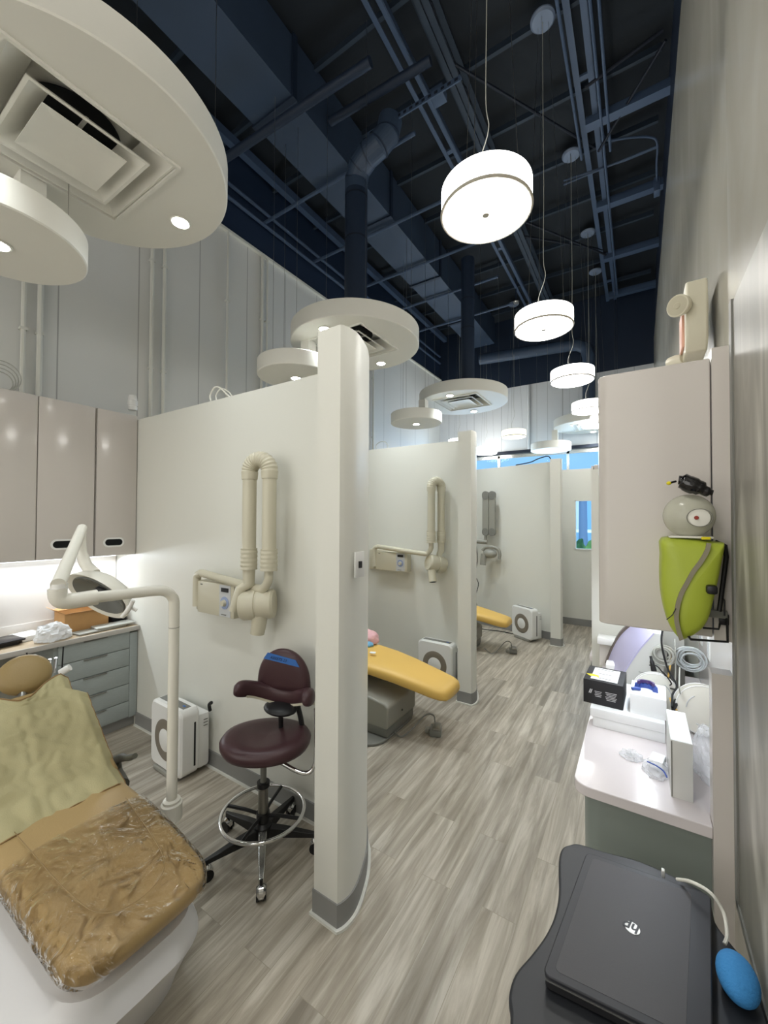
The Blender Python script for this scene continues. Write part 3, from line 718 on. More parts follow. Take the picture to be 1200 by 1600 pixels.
MB().tube([(-3.79, 1.14, ZC+.035), (-3.78, 1.15, ZC+.09), (-3.77, 1.18, ZC+.085), (-3.76, 1.19, ZC+.03)], .004, 6, sub=5).build('cable', black, t)
t = bx((-3.80, .93, ZC+.035), (.2, .22, .012), rz=.1, bev=.004).build('monitor_panel', screen, label='dark screen panel lying at the left edge of the counter', cat='screen')
bx((-3.80, .93, ZC+.014), (.14, .16, .028), rz=.1).build('stand', black, t)
# crumpled bags
def crumple(c, r, sc_, m, name, label, cat, seed=1, amp=.35, film_=False):
    rnd = random.Random(seed); b = MB()
    g = bmesh.ops.create_icosphere(b.b, subdivisions=4, radius=r)
    from mathutils import noise
    for v in b.b.verts:
        n = v.co.normalized(); k = 1+amp*noise.noise(n*2.3+Vector((seed, 0, 0)))+amp*.7*abs(noise.noise(n*6+Vector((0, seed, 0))))
        v.co = Vector((n.x*sc_[0], n.y*sc_[1], max(n.z*sc_[2], -.25*sc_[2])))*r*k
    zmin = min(v.co.z for v in b.b.verts)
    for v in b.b.verts: v.co += Vector(c)-Vector((0, 0, zmin))
    return b.build(name, m, label=label, cat=cat, sharp=16 if 'bag' in name else 180)
bagw = mat('white_bag', S(232, 234, 236), .3, alpha=.7)
crumple((-3.66, 1.19, ZC+.0), .068, (1.0, 1.5, 1.3), bagw, 'plastic_bag', 'crumpled translucent plastic bag on the left counter edge', 'bag', 3)

# ------------------------------------------------------------------ air purifiers
def purifier(c, rz, label):
    """body 0.43 wide, 0.47 tall, 0.24 deep; front looks along -y before turning"""
    t = thing('air_purifier', label, 'air purifier', c, 'white air purifiers beside the partitions')
    T = Matrix.Rotation(rz, 4, 'Z'); T = Matrix.Translation(c) @ T
    def bld(mb, nm, m, par=t, **k):
        bmesh.ops.transform(mb.b, matrix=T, verts=mb.b.verts); return mb.build(nm, m, par, **k)
    W, H, D = .40, .44, .13
    f = MB()
    loops = []
    for yy, g in ((-D/2, -.012), (-D/2+.012, 0), (D/2-.012, 0), (D/2, -.01)):
        loops.append([(u, yy, v+.03+H/2) for u, v in rrect(-W/2-g*0+(-g), -H/2-g, W/2+g, H/2+g, .045, 8)])
    f.loft(loops); fr = bld(f, 'front_housing', plastic_white)
    bk = MB(); bk.box((.0, D/2+.04, .03+H/2-.03), (W-.03, .09, H-.07), bev=.02); bld(bk, 'rear_housing', plastic_white)
    MBr = MB().lathe([(.085, 0), (.092, -.004), (.132, -.004), (.138, 0), (.132, .003), (.092, .003)], (0, 0, 0), 56, M=Matrix.Rotation(math.radians(90), 4, 'X'))
    for v in MBr.b.verts: v.co += Vector((-.0, -D/2-.001, .03+H*.47))
    bld(MBr, 'ring', mat_ring)
    dm = MB().lathe([(0, .012), (.04, .010), (.08, .002), (.088, 0), (.08, -.004), (0, -.004)], (0, 0, 0), 48, M=Matrix.Rotation(math.radians(90), 4, 'X'))
    for v in dm.b.verts: v.co += Vector((0, -D/2-.001, .03+H*.47))
    bld(dm, 'centre_disc', plastic_white)
    bld(MB().box((0, 0, .03+H+.0005), (W*.78, .055, .004), bev=.001), 'top_grille', grey_dark)
    bld(MB().box((W*.30, -.0, .03+H+.003), (.03, .012, .002)), 'display', blue_tape)
    bld(MB().box((W/2+.0005, .03, .03+H*.46), (.003, .012, H*.66)), 'side_slot', black)
    bld(MB().box((0, 0, .016), (W*.7, .15, .03), bev=.006), 'base', grey_arm)
    m2 = MB()
    for i in range(3): m2.box((W/2-.012, D/2+.05, .36-.02*i), (.004, .03, .004))
    bld(m2, 'label_marks', grey_dark)
    return t
mat_ring = mat('bronze_grey_ring', S(140, 132, 120), .4, metal=.3)
purifier((-2.73, 1.585, 0), math.radians(-2), 'white air purifier with round front beside the first partition')
purifier((-1.80, 3.88, 0), math.radians(-2), 'white air purifier half hidden behind the near yellow chair')
purifier((-1.42, 6.08, 0), math.radians(-32), 'white air purifier standing before the third partition')
MB().tube([P(845, 1000, z=.1)*0+Vector((-2.5, 1.70, .425)), (-2.495, 1.69, .47), (-2.47, 1.69, .49)], .012, 8, sub=4).build('power_plug', black, label='black plug standing up behind the first air purifier', cat='plug')

# ------------------------------------------------------------------ wall x-ray units
def xray(yw, bx0, bx1, bz, yo, A, B, zs, ztop, armz, head, hd_ax, yoke, cone_, label):
    """beige arm unit on the partition face y=yw; A carries the tube head, B is fed by the horizontal arm"""
    t = thing('dental_xray_unit', label, 'x-ray machine', (bx0, yw, bz-.12))
    xm = (bx0+bx1)/2; w_ = bx1-bx0
    bx((xm-.10, yw-.02, bz), (w_+.12, .04, .24), bev=.006).build('wall_plate', beige, t)
    cb_ = bx((xm, yw-.09, bz), (w_, .10, .215), bev=.010).build('control_box', beige, t)
    px_ = bx1-.085
    bx((px_, yw-.141, bz), (.11, .004, .20)).build('control_panel', grey_light, cb_)
    bx((px_, yw-.144, bz+.07), (.072, .004, .026)).build('display', black, cb_)
    MB().cyl((px_, yw-.143, bz-.012), (px_, yw-.147, bz-.012), .040, 28).build('dial_scale', dial_blue, cb_)
    MB().cyl((px_, yw-.146, bz-.012), (px_, yw-.165, bz-.012), .022, 20, r2=.018).build('knob', beige, cb_)
    bx((px_-.01, yw-.1435, bz-.088), (.05, .002, .006)).build('marking', grey_dark, cb_)
    bx((bx0+.05, yw-.141, bz+.085), (.02, .002, .008)).build('marking', grey_dark, cb_)
    ya = yw-yo
    xp = bx0-.02
    pts = [(xp, ya, bz-.07), (xp, ya, armz-.06), (xp+.01, ya, armz-.015), (xp+.05, ya, armz), (xp+.10, ya, armz), (B[0]-.11, B[1], armz-.045), (B[0]-.04, B[1], armz-.035), (B[0]-.004, B[1], armz+.01), (B[0], B[1], armz+.05), (B[0], B[1], zs+.02)]
    MB().tube(pts, .026, 16, sub=4).build('horizontal_arm', beige, t)
    bx((xp, (ya+yw-.03)/2+.01, bz), (.045, max(.03, yw-ya-.03), .20), bev=.008).build('pivot_bracket', beige_dark, t)
    for (x, y) in (A, B):
        MB().cyl((x, y, zs+.08), (x, y, ztop-.05), .041, 20).build('vertical_arm', beige, t)
        prof = []
        for k in range(21): prof.append((.050 if k % 4 < 2 else .0475, k/20*.125))
        MB().lathe([(0, 0)]+prof+[(0, .125)], (x, y, zs), 24).build('ribbed_sleeve', beige, t, sharp=25)
    va, vb = Vector((*A, 0)), Vector((*B, 0)); vm = (va+vb)/2; hv = (vb-va)/2; rr = hv.length
    pts = [va+Vector((0, 0, ztop-.09))]+[vm-hv*math.cos(PI*k/28)+Vector((0, 0, ztop-.045+max(rr, .05)*1.0*math.sin(PI*k/28))) for k in range(29)]+[vb+Vector((0, 0, ztop-.09))]
    MB().tube(pts, [.050 if i % 2 else .046 for i in range(len(pts))], 18).build('ribbed_arch', beige, t, sharp=25)
    MB().tube([Vector((*A, zs+.02)), Vector((*A, zs-.09)), Vector(yoke[0]), Vector(yoke[1])], [.038, .036, .030, .026], 16).build('yoke', beige, t)
    q = Vector(hd_ax).normalized().to_track_quat('Z', 'Y').to_matrix().to_4x4()
    hd = MB().lathe([(0, -.105), (.078, -.105), (.088, -.092), (.090, -.01), (.084, -.006), (.084, 0), (.090, .004), (.090, .075), (.078, .095), (0, .098)], head, 36, M=q).build('tube_head', beige, t)
    c0, e = Vector(cone_[0]), Vector(cone_[1]); d = (e-c0).normalized()
    MB().cyl(c0, e, .047, 24, r2=.041).build('cone', beige, hd)
    MB().cyl(e-d*.001, e+d*.0015, .033, 20).build('aperture', dark_cavity, hd)
    return t
grey_light = mat('light_grey_panel', S(196, 198, 200), .4)
dial_blue = mat('blue_dial', S(150, 164, 198), .5)
xray(1.755, -2.535, -2.146, 1.222, .13, (-1.975, 1.59), (-1.835, 1.62), 1.445, 2.075, 1.375, (-1.935, 1.62, 1.235), (-.80, -.58, -.05), ((-2.0, 1.55, 1.33), (-2.03, 1.525, 1.20)), ((-1.90, 1.62, 1.20), (-1.918, 1.61, 1.065)), 'beige folded-arm x-ray unit on the first partition')
xray(4.04, -2.60, -2.18, 1.265, .14, (-1.80, 3.97), (-1.865, 3.86), 1.50, 2.14, 1.425, (-1.835, 3.93, 1.27), (.55, .75, -.2), ((-1.81, 3.95, 1.38), (-1.82, 3.94, 1.30)), ((-1.875, 3.88, 1.28), (-1.83, 3.83, 1.09)), 'beige folded-arm x-ray unit on the second partition')
# third: flat grey arms
t = thing('dental_xray_unit', 'grey flat-armed x-ray unit on the third partition', 'x-ray machine', (-2.03, 6.2, 1.1))
y3 = 6.33
for x, dy in ((-2.085, 0), (-1.985, .02)):
    a_ = MB().prism(rrect(-.05, 1.50, .05, 2.20, .048), -.03, .03, lambda u, v, a, x=x, dy=dy: (x+u, y3+dy+a, v)).build('vertical_arm', grey_arm, t, bevel=.006)
    MB().prism(rrect(-.053, 2.07, .053, 2.205, .05), -.034, .034, lambda u, v, a, x=x, dy=dy: (x+u, y3+dy+a, v)).build('end_cap', grey_dark, a_)
    MB().prism(rrect(-.053, 1.49, .053, 1.61, .05), -.034, .034, lambda u, v, a, x=x, dy=dy: (x+u, y3+dy+a, v)).build('end_cap', grey_dark, a_)
MB().cyl((-2.09, y3, 1.50), (-2.09, y3, 1.38), .022, 12).build('pivot', grey_arm, t)
MB().cyl((-2.45, y3, 1.40), (-2.06, y3, 1.385), .035, 16).build('horizontal_arm', grey_arm, t)
bx((-2.45, y3+.1, 1.25), (.14, .14, .4), bev=.01).build('wall_plate', grey_arm, t)
MB().tube([(-2.13, y3-.03, 1.25), (-2.08, y3-.03, 1.30), (-1.97, y3-.03, 1.31), (-1.88, y3-.03, 1.28), (-1.85, y3-.03, 1.20), (-1.86, y3-.03, 1.13)], .026, 12, sub=4).build('yoke', grey_arm, t)
hd = MB().sph((-2.01, y3-.03, 1.20), .1, (1.15, .8, .72)).build('tube_head', grey_arm, t)
MB().cyl((-2.10, y3-.05, 1.20), (-2.11, y3-.07, 1.02), .048, 20).build('cone', grey_arm, hd)
MB().tube([(-2.24, y3-.02, 1.36), (-2.22, y3-.02, 1.1), (-2.25, y3-.02, .85), (-2.2, y3-.02, .7), (-2.24, y3-.04, .5), (-2.2, y3-.06, .3)], .007, 6, sub=6).build('coiled_cord', black, t)

# light switch on the fin
a, b = P(556, 868, x=-1.066), P(556, 911, x=-1.066)
yy = 1.46
sw = MB().box((-1.062, yy, 1.545), (.006, .07, .115), bev=.002).build('light_switch', plastic_white, label='white switch plate on the side of the first partition fin', cat='switch')
bx((-1.056, yy, 1.545), (.008, .018, .03), bev=.001).build('toggle', black, sw)

# ------------------------------------------------------------------ maroon stool
def stool():
    cx, cy = -1.68, 1.46
    t = thing('assistant_stool', 'maroon dental assistant stool with chrome foot ring beside the first fin', 'stool', (cx, cy, 0))
    # five-star base
    for k, a in enumerate((-42, -110, -178, 103, 32)):
        a = math.radians(a); ex, ey = cx+.285*math.cos(a), cy+.285*math.sin(a)
        d = Vector((math.cos(a), math.sin(a), 0)); n = Vector((-d.y, d.x, 0)); c0 = Vector((cx, cy, 0))
        leg = MB(); lo = []
        for s, hw, z0, z1 in ((.02, .026, .085, .135), (.12, .022, .085, .125), (.22, .017, .082, .108), (.285, .012, .078, .098)):
            p = c0+d*s; lo.append([p+n*hw+Vector((0, 0, z0)), p-n*hw+Vector((0, 0, z0)), p-n*hw*.8+Vector((0, 0, z1)), p+n*hw*.8+Vector((0, 0, z1))])
        leg.loft(lo); lg = leg.build('leg', black if k != 0 else silver, t, bevel=.003)
        cs = MB().cyl((ex, ey, .055), (ex, ey, .098), .008, 10).build('caster_stem', black, lg)
        wn_ = n*.022
        for s in (-1, 1):
            MB().cyl(Vector((ex, ey, .028))+wn_*s*.35-d*.008, Vector((ex, ey, .028))+wn_*s-d*.008, .028, 20).build('caster_wheel', black, lg)
        MB().lathe([(.0, -.021), (.022, -.020), (.032, -.010), (.032, .010), (.022, .020), (0, .021)], Vector((ex, ey, .042))-d*.004, 20, M=n.to_track_quat('Z', 'Y').to_matrix().to_4x4()).build('caster_hood', chrome, lg)
    MB().lathe([(0, .07), (.045, .07), (.05, .09), (.045, .14), (.03, .155), (0, .155)], (cx, cy, 0), 24).build('hub', black, t)
    MB().lathe([(0, .14), (.026, .14), (.026, .33), (.03, .335), (.03, .35), (.022, .36), (0, .36)], (cx, cy, 0), 24).build('outer_column', steel, t)
    MB().cyl((cx, cy, .34), (cx, cy, .535), .016, 20).build('gas_column', grey_dark, t)
    MB().cyl((cx, cy, .338), (cx, cy, .362), .033, 20).build('collar', black, t)
    # foot ring with four spokes
    zr = .205; R_ = .212
    rg = MB().tube([(cx+R_*math.cos(2*PI*k/56), cy+R_*math.sin(2*PI*k/56), zr) for k in range(56)], .0095, 12, ring=True).build('foot_ring', chrome, t)
    m = MB()
    for k in range(4):
        a = math.radians(20+90*k); m.tube([(cx+.02*math.cos(a), cy+.02*math.sin(a), .19), (cx+.1*math.cos(a), cy+.1*math.sin(a), .20), (cx+.215*math.cos(a), cy+.215*math.sin(a), zr-.002)], .009, 8)
    m.build('ring_spoke', black, rg)
    MB().lathe([(0, .16), (.034, .16), (.034, .205), (0, .205)], (cx, cy, 0), 20).build('ring_clamp', black, t)
    # seat: saddle-ish rounded disc
    s = MB(); nu, nv = 40, 14
    def seat_r(a):  # outline radius
        return .195*(1+.06*math.cos(2*a)-.05*math.cos(3*(a-.6)))
    L = []
    for rr, z in ((.0, .600), (.3, .604), (.6, .614), (.82, .618), (.94, .610), (1.0, .590), (.995, .570), (.95, .550), (.8, .536), (.0, .532)):
        L.append([(lambda a_, q_: (cx+.012+q_*(.843*1.12*math.cos(a_)-.537*1.08*math.sin(a_)), cy+.01+q_*(.537*1.12*math.cos(a_)+.843*1.08*math.sin(a_)), z+.012*rr*math.cos(2*a_)))(2*PI*k/40, max(rr, .001)*seat_r(2*PI*k/40)) for k in range(40)])
    s.loft(L); s.build('seat', maroon, t, sharp=180)
    bx((cx, cy, .528), (.16, .12, .02), bev=.004).build('seat_plate', black, t)
    # back support: curved body arm and upright half-round pad
    ax = Vector((cx+.04, cy+.14, 0))
    MB().tube([(cx+.05, cy+.05, .525), (cx+.10, cy+.12, .53), (cx+.12, cy+.16, .60), (cx+.10, cy+.15, .72)], .014, 10, sub=4).build('back_bar', black, t)
    fw = Vector((.30, -.95, 0)).normalized(); sd = Vector((.95, .30, 0)).normalized(); up = Vector((0, 0, 1))
    bc = Vector((cx+.012, cy+.125, .80))
    # upright pad
    U = MB(); L = []
    K = 40
    def pad(u, dep):   # outline of a half-round with flat bottom
        a = PI*u
        return sd*(.160*math.cos(a)*(1.0)) + up*(.225*math.sin(a)**.75)
    outline = [pad(i/K, 0) for i in range(K+1)]
    cen = up*.09
    for sc_, dp in ((.0, .022), (.6, .022), (.9, .018), (1, .004), (1, -.012), (.92, -.022), (0, -.022)):
        L.append([bc+cen+(o-cen)*max(sc_, .001)+fw*dp for o in outline])
    U.loft(L); up_ = U.build('upright_pad', maroon, t, sharp=180)
    # tape, following the pad front
    tp = MB()
    tz0, tz1 = .155, .190
    tp.prism([(-.112, tz0+.016), (.108, tz0-.012), (.085, tz1-.010), (-.085, tz1+.016)], .0225, .0245, lambda u, v, a: tuple(bc+sd*u+up*v+fw*a))
    tape = tp.build('blue_tape_label', blue_tape, t)
    Mt = Matrix.Translation(bc+up*(.176)+fw*.0252-sd*.02) @ Matrix((sd, up, fw)).transposed().to_4x4() @ Matrix.Rotation(math.radians(-7), 4, 'Z')
    text_mesh('ASSISTS 23', .022, Mt, ink, 'tape_writing', tape, shear=.3)
    # curved arm pad sweeping forward
    A = MB(); pts = []
    for k in range(25):
        a = math.radians(-8+196*k/24); rx, ry = .20, .16
        p = bc + sd*(rx*math.cos(a)) + fw*(.15-ry*math.sin(a)) + up*(-.035+.07*abs(math.cos(a))**2) + sd*.012
        pts.append(p)
    lo = []
    for i, p in enumerate(pts):
        tg = (pts[min(i+1, 24)]-pts[max(i-1, 0)]).normalized(); n = tg.cross(up).normalized()
        q = min(i, 24-i); k = math.sqrt(max(0, 1-max(0, (3-q)/3.2)**2))
        lo.append([p+n*(u*k)+up*(v*k) for u, v in sup(.032, .044, 2.6, 20)])
    A.loft(lo); ap = A.build('arm_pad', maroon, t, sharp=180)
    B = MB(); lo = []
    for i in range(3, 22):
        p = pts[i]-up*.036; tg = (pts[i+1]-pts[i-1]).normalized(); n = tg.cross(up).normalized()
        lo.append([p+n*u+up*v for u, v in ((-.03, -.006), (.03, -.006), (.03, .006), (-.03, .006))])
    B.loft(lo); B.build('pad_piping', beige, ap)
    MB().sph(bc+fw*.03+up*(-.085), .07, (1.5, 1.1, .42)).build('pad_bracket', black, t)
    MB().cyl(bc+fw*.03-up*.09, bc+fw*.02-up*.24, .013, 10).build('back_post', black, t)
    # chrome loop on the aisle side
    q = Vector((cx+.19, cy+.11, 0))
    MB().tube([(cx+.03, cy-.03, .535), (cx+.12, cy-.0, .505), (cx+.22, cy+.04, .465), (cx+.27, cy+.07, .47), (cx+.285, cy+.09, .53), (cx+.28, cy+.10, .65), (cx+.275, cy+.10, .775)], .011, 12, sub=5).build('chrome_arm_tube', chrome, t)
stool()

# ------------------------------------------------------------------ foreground dental chair
def dental_chair_tan():
    t = thing('dental_chair', 'tan dental chair in the foreground, draped cape and clear plastic', 'dental chair', (-1.85, .66, 0))
    yc = .665
    # white base shell
    b = MB(); lo = []
    for z, x0, x1, y0, y1 in ((.0, -2.35, -1.45, .26, .95), (.05, -2.35, -1.43, .26, .955), (.2, -2.32, -1.34, .30, .945), (.33, -2.28, -1.245, .36, .905), (.42, -2.2, -1.27, .44, .87)):
        cx_, cy_ = (x0+x1)/2, (y0+y1)/2
        lo.append([(cx_+u, cy_+v, z) for u, v in sup((x1-x0)/2, (y1-y0)/2, 4.2, 48)])
    b.loft(lo); b.build('base_shell', shell_white, t, sharp=50)
    # seat: wide cushion, rounded at the foot end
    s = MB(); lo = []
    N_ = 44
    for i in range(N_+1):
        k = i/N_; x = -2.12+.885*k
        hw = .235*(1-.14*k**2)
        endk = math.sqrt(max(0, 1-max(0, (k-.86)/.14)**2)) if k > .86 else 1
        hw2 = hw*(.55+.45*endk); zt = .575-.03*k+.02*math.sin(k*PI); th = .105*(.35+.65*endk)
        cy_ = yc+.020-.015*k
        lo.append([(x, cy_+u, zt-th+th*(1+v) if False else zt-th/1.0+v+th*.5) for u, v in [(a*1, b_*1) for a, b_ in sup(hw2, th/2, 3.6, 36)]])
    s.loft(lo); s.build('seat_cushion', tan, t, sharp=180)
    # stitched outline on the seat
    MB().tube([(-1.98, .53, .588), (-1.80, .53, .592), (-1.52, .54, .584), (-1.36, .57, .572), (-1.31, .66, .570), (-1.36, .76, .572), (-1.52, .80, .584), (-1.80, .84, .590)], .0013, 6, sub=6).build('seat_piping', tan_piping, t)
    # backrest cushion
    bk = MB(); lo = []
    hx, hz = -2.08, .56; dx, dz = -.47, .36; Ln = math.hypot(dx, dz); ux, uz = dx/Ln, dz/Ln; nx, nz = uz, -ux    # outward (up-forward) normal
    for i in range(19):
        k = i/18; endk = math.sqrt(max(0, 1-max(0, (k-.86)/.14)**2)) if k > .86 else 1
        hw = (.255-.05*k)*(.7+.3*endk); th = .085*(.35+.65*endk)
        c0 = Vector((hx+dx*k*.90, yc+.015, hz+dz*k*.90))
        lo.append([c0+Vector((0, u, 0))+Vector((nx, 0, nz))*v for u, v in sup(hw, th/2, 3.4, 36)])
    bk.loft(lo); bk.build('backrest', tan, t, sharp=180)
    # headrest
    hc = Vector((-2.60, .735, .965)); hn = Vector((.78, -.12, .60)).normalized()
    q = hn.to_track_quat('Z', 'Y').to_matrix().to_4x4()
    MB().lathe([(0, .03), (.05, .029), (.085, .022), (.104, .008), (.109, -.010), (.10, -.028), (.07, -.038), (0, -.04)], hc, 40, M=q @ Matrix.Diagonal((1, .94, 1, 1))).build('headrest', tan_dark, t, sharp=180)
    MB().cyl(hc-hn*.04, Vector((hx+dx*.9, yc+.03, hz+dz*.9-.03)), .02, 12).build('headrest_post', steel, t)
    # arm
    MB().tube([P(190, 1228, y=.95), P(181, 1208, y=.97), P(180, 1192, y=.97), P(188, 1184, y=.97), P(201, 1184, y=.97), P(211, 1181, y=.97)], [.034, .030, .026, .019, .014, .012], 12, sub=3).build('armrest', grey_dk2, t)
    # clear plastic over the foot half
    p = MB(); lo = []
    from mathutils import noise
    for i in range(49):
        k = .36+.65*i/48; x = -2.12+.885*k+.004; kk = min(k, 1)
        endk = math.sqrt(max(0, 1-max(0, (kk-.86)/.14)**2)) if kk > .86 else 1
        hw = (.235*(1-.14*kk**2))*(.55+.45*endk)+.008; zt = .575-.03*kk+.02*math.sin(kk*PI); th = .105*(.35+.65*endk)
        row = []
        for j in range(65):
            a = math.radians(-38+256*j/64); ca, sa = math.cos(a), math.sin(a)
            u = hw*math.copysign(abs(ca)**(2/3.6), ca); v = (th/2+.006)*math.copysign(abs(sa)**(2/3.6), sa)
            wv = .007*noise.noise(Vector((x*11, u*8, 1.3)))+.008*noise.noise(Vector((x*9, u*38, 4)))*max(0, k-.45)+.009*math.exp(-((k-.68)/.018)**2)*(1 if abs(u)<.12 else .2)
            row.append((x, yc+.020-.015*kk+u, zt-th*.5+v+max(0, sa)*abs(wv)*1.6))
        lo.append(row)
    p.loft(lo, closed=False, cap=False); p.build('clear_cover', clear_film, t, sharp=180, label='clear wrinkled plastic cover over the foot of the seat')
    return t, (hx, hz, dx, dz, nx, nz, yc)
grey_dk2 = mat('olive_grey_plastic', S(84, 84, 76), .5)
chair, BK = dental_chair_tan()
# cape over the backrest
def cape():
    from mathutils import noise
    hx, hz, dx, dz, nx, nz, yc = BK
    def fn(u, v):
        # u across 0..1 (left to right), v 0 bottom .. 1 top
        k = -.10+1.06*v
        top = max(0, v-.86)/.14
        # outline: narrower neck at top, sleeve notch at right
        hw = .243+.018*v
        if v > .80: hw -= .055*math.sin(min(1, (v-.80)/.07)*PI/2)
        y = yc+.015+(2*u-1)*hw
        # neck scoop in the middle of the top hem
        if v > .8: k -= .15*((v-.8)/.2)*math.exp(-((u-.5)/.22)**2)
        th = .052+.006
        edge = (abs(2*u-1))
        drop = .05*max(0, edge-.80)/.2
        wr = .010*noise.noise(Vector((u*5+1.2, v*3.5, .3)))+.006*noise.noise(Vector((u*11, v*16, 2)))+.010*math.exp(-((u-.45-.1*(v-.2))/.05)**2)*(.4+.6*abs(v-.5))
        wr += .007*math.sin(9*u+20*v)*math.exp(-(v/.2)**2)
        o = th-drop+abs(wr)*1.4
        x = hx+dx*k+nx*o; z = hz+dz*k+nz*o
        if v < .12: x += .05*(1-v/.12); z += .0
        return (x, y+.004*noise.noise(Vector((0, v*20, u*3))), z)
    o = MB().grid(fn, 70, 70).build('protective_cape', khaki, label='khaki cloth cape draped over the back of the tan dental chair', cat='cape', sharp=180, solid=.003)
    off = Vector(o['_org'])
    e = MB(); pts = [Vector(fn(0.0, j/40)) for j in range(41)]; e.tube(pts, .004, 6)
    e.tube([Vector(fn(1.0, j/40)) for j in range(41)], .004, 6); e.tube([Vector(fn(j/40, 1.0)) for j in range(41)], .004, 6); e.tube([Vector(fn(j/40, 0.0)) for j in range(41)], .003, 6)
    e.build('hem', hem, o)
cape()

# ------------------------------------------------------------------ dental light on its pole
def dental_light():
    bx_, by_ = P(268, 1272, z=.42)[:2]
    t = thing('dental_light', 'white dental lamp on bent pole clamped to the tan chair', 'dental lamp', (bx_, by_, .40))
    top = P(262, 912, y=by_); 
    bx((bx_-.05, by_-.05, .402), (.20, .10, .012), rz=.7, bev=.003).build('mount_plate', lamp_enamel, t)
    MB().lathe([(.0, .40), (.044, .40), (.044, .47), (.036, .475), (.036, .485), (.026, .49), (0, .49)], (bx_, by_, 0), 28).build('collar', lamp_enamel, t)
    zt = 1.445
    el = EYE+(CR*((92-600)/FPX)-CU*((940-800)/FPX)+_f)*1.50
    pt = Vector((bx_, by_, 0))
    d = (Vector((el.x, el.y, 0))-pt).normalized()
    arm = [pt+Vector((0, 0, .47)), pt+Vector((0, 0, 1.30))]
    for k in range(1, 8):
        a = k/8*PI/2; arm.append(pt+d*(.07*(1-math.cos(a)))+Vector((0, 0, 1.36+.07*math.sin(a))))
    e0 = Vector((el.x, el.y, el.z))
    arm += [pt+d*.10+Vector((0, 0, 1.432)), e0-d*.05+Vector((0, 0, -.0))]
    MB().tube(arm, .0225, 18).build('pole', lamp_enamel, t)
    m = MB().cyl(pt+Vector((0, 0, 1.255)), pt+Vector((0, 0, 1.258)), .0232, 20); m.build('pole_joint', grey_arm, t)
    MB().tube([e0-d*.12, e0-d*.03-Vector((0, 0, .003)), e0+d*.0+Vector((0, 0, .012)), e0+d*.005+Vector((0, 0, .05))], .030, 18, sub=4).build('elbow', lamp_enamel, t)
    q0 = e0+Vector((0, 0, .055))
    MB().cyl(q0-Vector((0, 0, .008)), q0+Vector((0, 0, .012)), .027, 20).build('swivel', plastic_white, t)
    q1 = EYE+(CR*((128-600)/FPX)-CU*((826-800)/FPX)+_f)*2.0
    q0b = q0+Vector((0, 0, .018)); dd = (q1-q0b).normalized()
    MB().cyl(q0b-dd*.02, q1+dd*.01, .024, 22, r2=.021).build('spring_arm', lamp_enamel, t)
    # drop link and lamp head
    q2 = EYE+(CR*((133-600)/FPX)-CU*((880-800)/FPX)+_f)*1.99
    q3 = EYE+(CR*((148-600)/FPX)-CU*((897-800)/FPX)+_f)*1.97
    MB().tube([q1-Vector((0, 0, .01)), (q1+q2)/2+CR*-.012, q2, q3], [.020, .022, .026, .028], 16, sub=5).build('drop_link', lamp_enamel, t)
    hc = EYE+(CR*((160-600)/FPX)-CU*((926-800)/FPX)+_f)*1.95
    axis = (-CU*.42+(-_f)*.72-CR*.20).normalized()
    q = axis.to_track_quat('Z', 'Y').to_matrix().to_4x4()
    long_ = Matrix.Rotation(0, 4, 'Z')
    # orient the wide axis along image direction right-down
    wv = (CR*.86-CU*.42); wv = (wv-axis*wv.dot(axis)).normalized(); vv = axis.cross(wv).normalized()
    Q = Matrix((wv, vv, axis)).transposed().to_4x4()
    hs = MB().lathe([(0, -.075), (.05, -.072), (.10, -.05), (.135, -.015), (.148, .02), (.150, .03), (.140, .028), (.10, 0.0), (.0, -.035)], hc, 44, M=Q @ Matrix.Diagonal((1.12, .80, 1, 1))).build('lamp_housing', lamp_enamel, t, sharp=50)
    rf = MB().lathe([(0, -.030), (.06, -.022), (.105, .004), (.125, .022), (.122, .026), (.08, .012), (0, -.024)], hc, 44, M=Q @ Matrix.Diagonal((1.12, .80, 1, 1))).build('reflector', lens_grey, hs)
    MB().sph(hc-axis*.005, .034, (1.2, .8, .6), M=Q).build('bulb_cover', black, hs)
    hd = hc+wv*.19+axis*.02
    MB().tube([hc+wv*.13, hc+wv*.185+vv*-.01, ], .008, 8).build('handle_bracket', plastic_white, hs)
    k0 = EYE+(CR*((208-600)/FPX)-CU*((938-800)/FPX)+_f)*1.86; k1 = EYE+(CR*((191-600)/FPX)-CU*((964-800)/FPX)+_f)*1.86
    MB().tube([k0, (k0+k1)/2+CR*.006, k1], [.010, .011, .010], 12, sub=3).build('handle', plastic_white, hs)
    MB().tube([(k0+k1)/2, hc+wv*.14], .007, 8).build('handle_arm', plastic_white, hs)
dental_light()
# syringe holder behind the chair
t = thing('instrument_holder', 'instrument arm with silver and white syringes behind the chair headrest', 'instrument holder', (-3.3, 1.05, .5))
MB().tube([(-3.45, 1.0, .3), (-3.44, 1.0, .78), (-3.3, 1.02, .80)], .02, 10, sub=3).build('post', grey_arm, t)
m = MB()
a = P(78, 1042, x=-3.2)
for k in range(3): m.cyl(a+Vector((-.02, -.03+k*.03, -.05)), a+Vector((.0, -.03+k*.03, .05)), .008, 10)
m.build('syringe', chrome, t)
MB().cyl(a+Vector((.02, .05, -.05)), a+Vector((.05, .09, -.02)), .022, 14).build('suction_tip', plastic_white, t)
m = MB(); m.tube([(-3.5, 1.2, .82), (-3.5, 1.19, .6), (-3.45, 1.15, .4), a+Vector((0, 0, -.05))], .005, 6, sub=6)
m.tube([(-3.52, 1.0, .83), (-3.48, 1.02, .7), (-3.5, .95, .5)], .005, 6, sub=6)
m.build('hose', black, t)

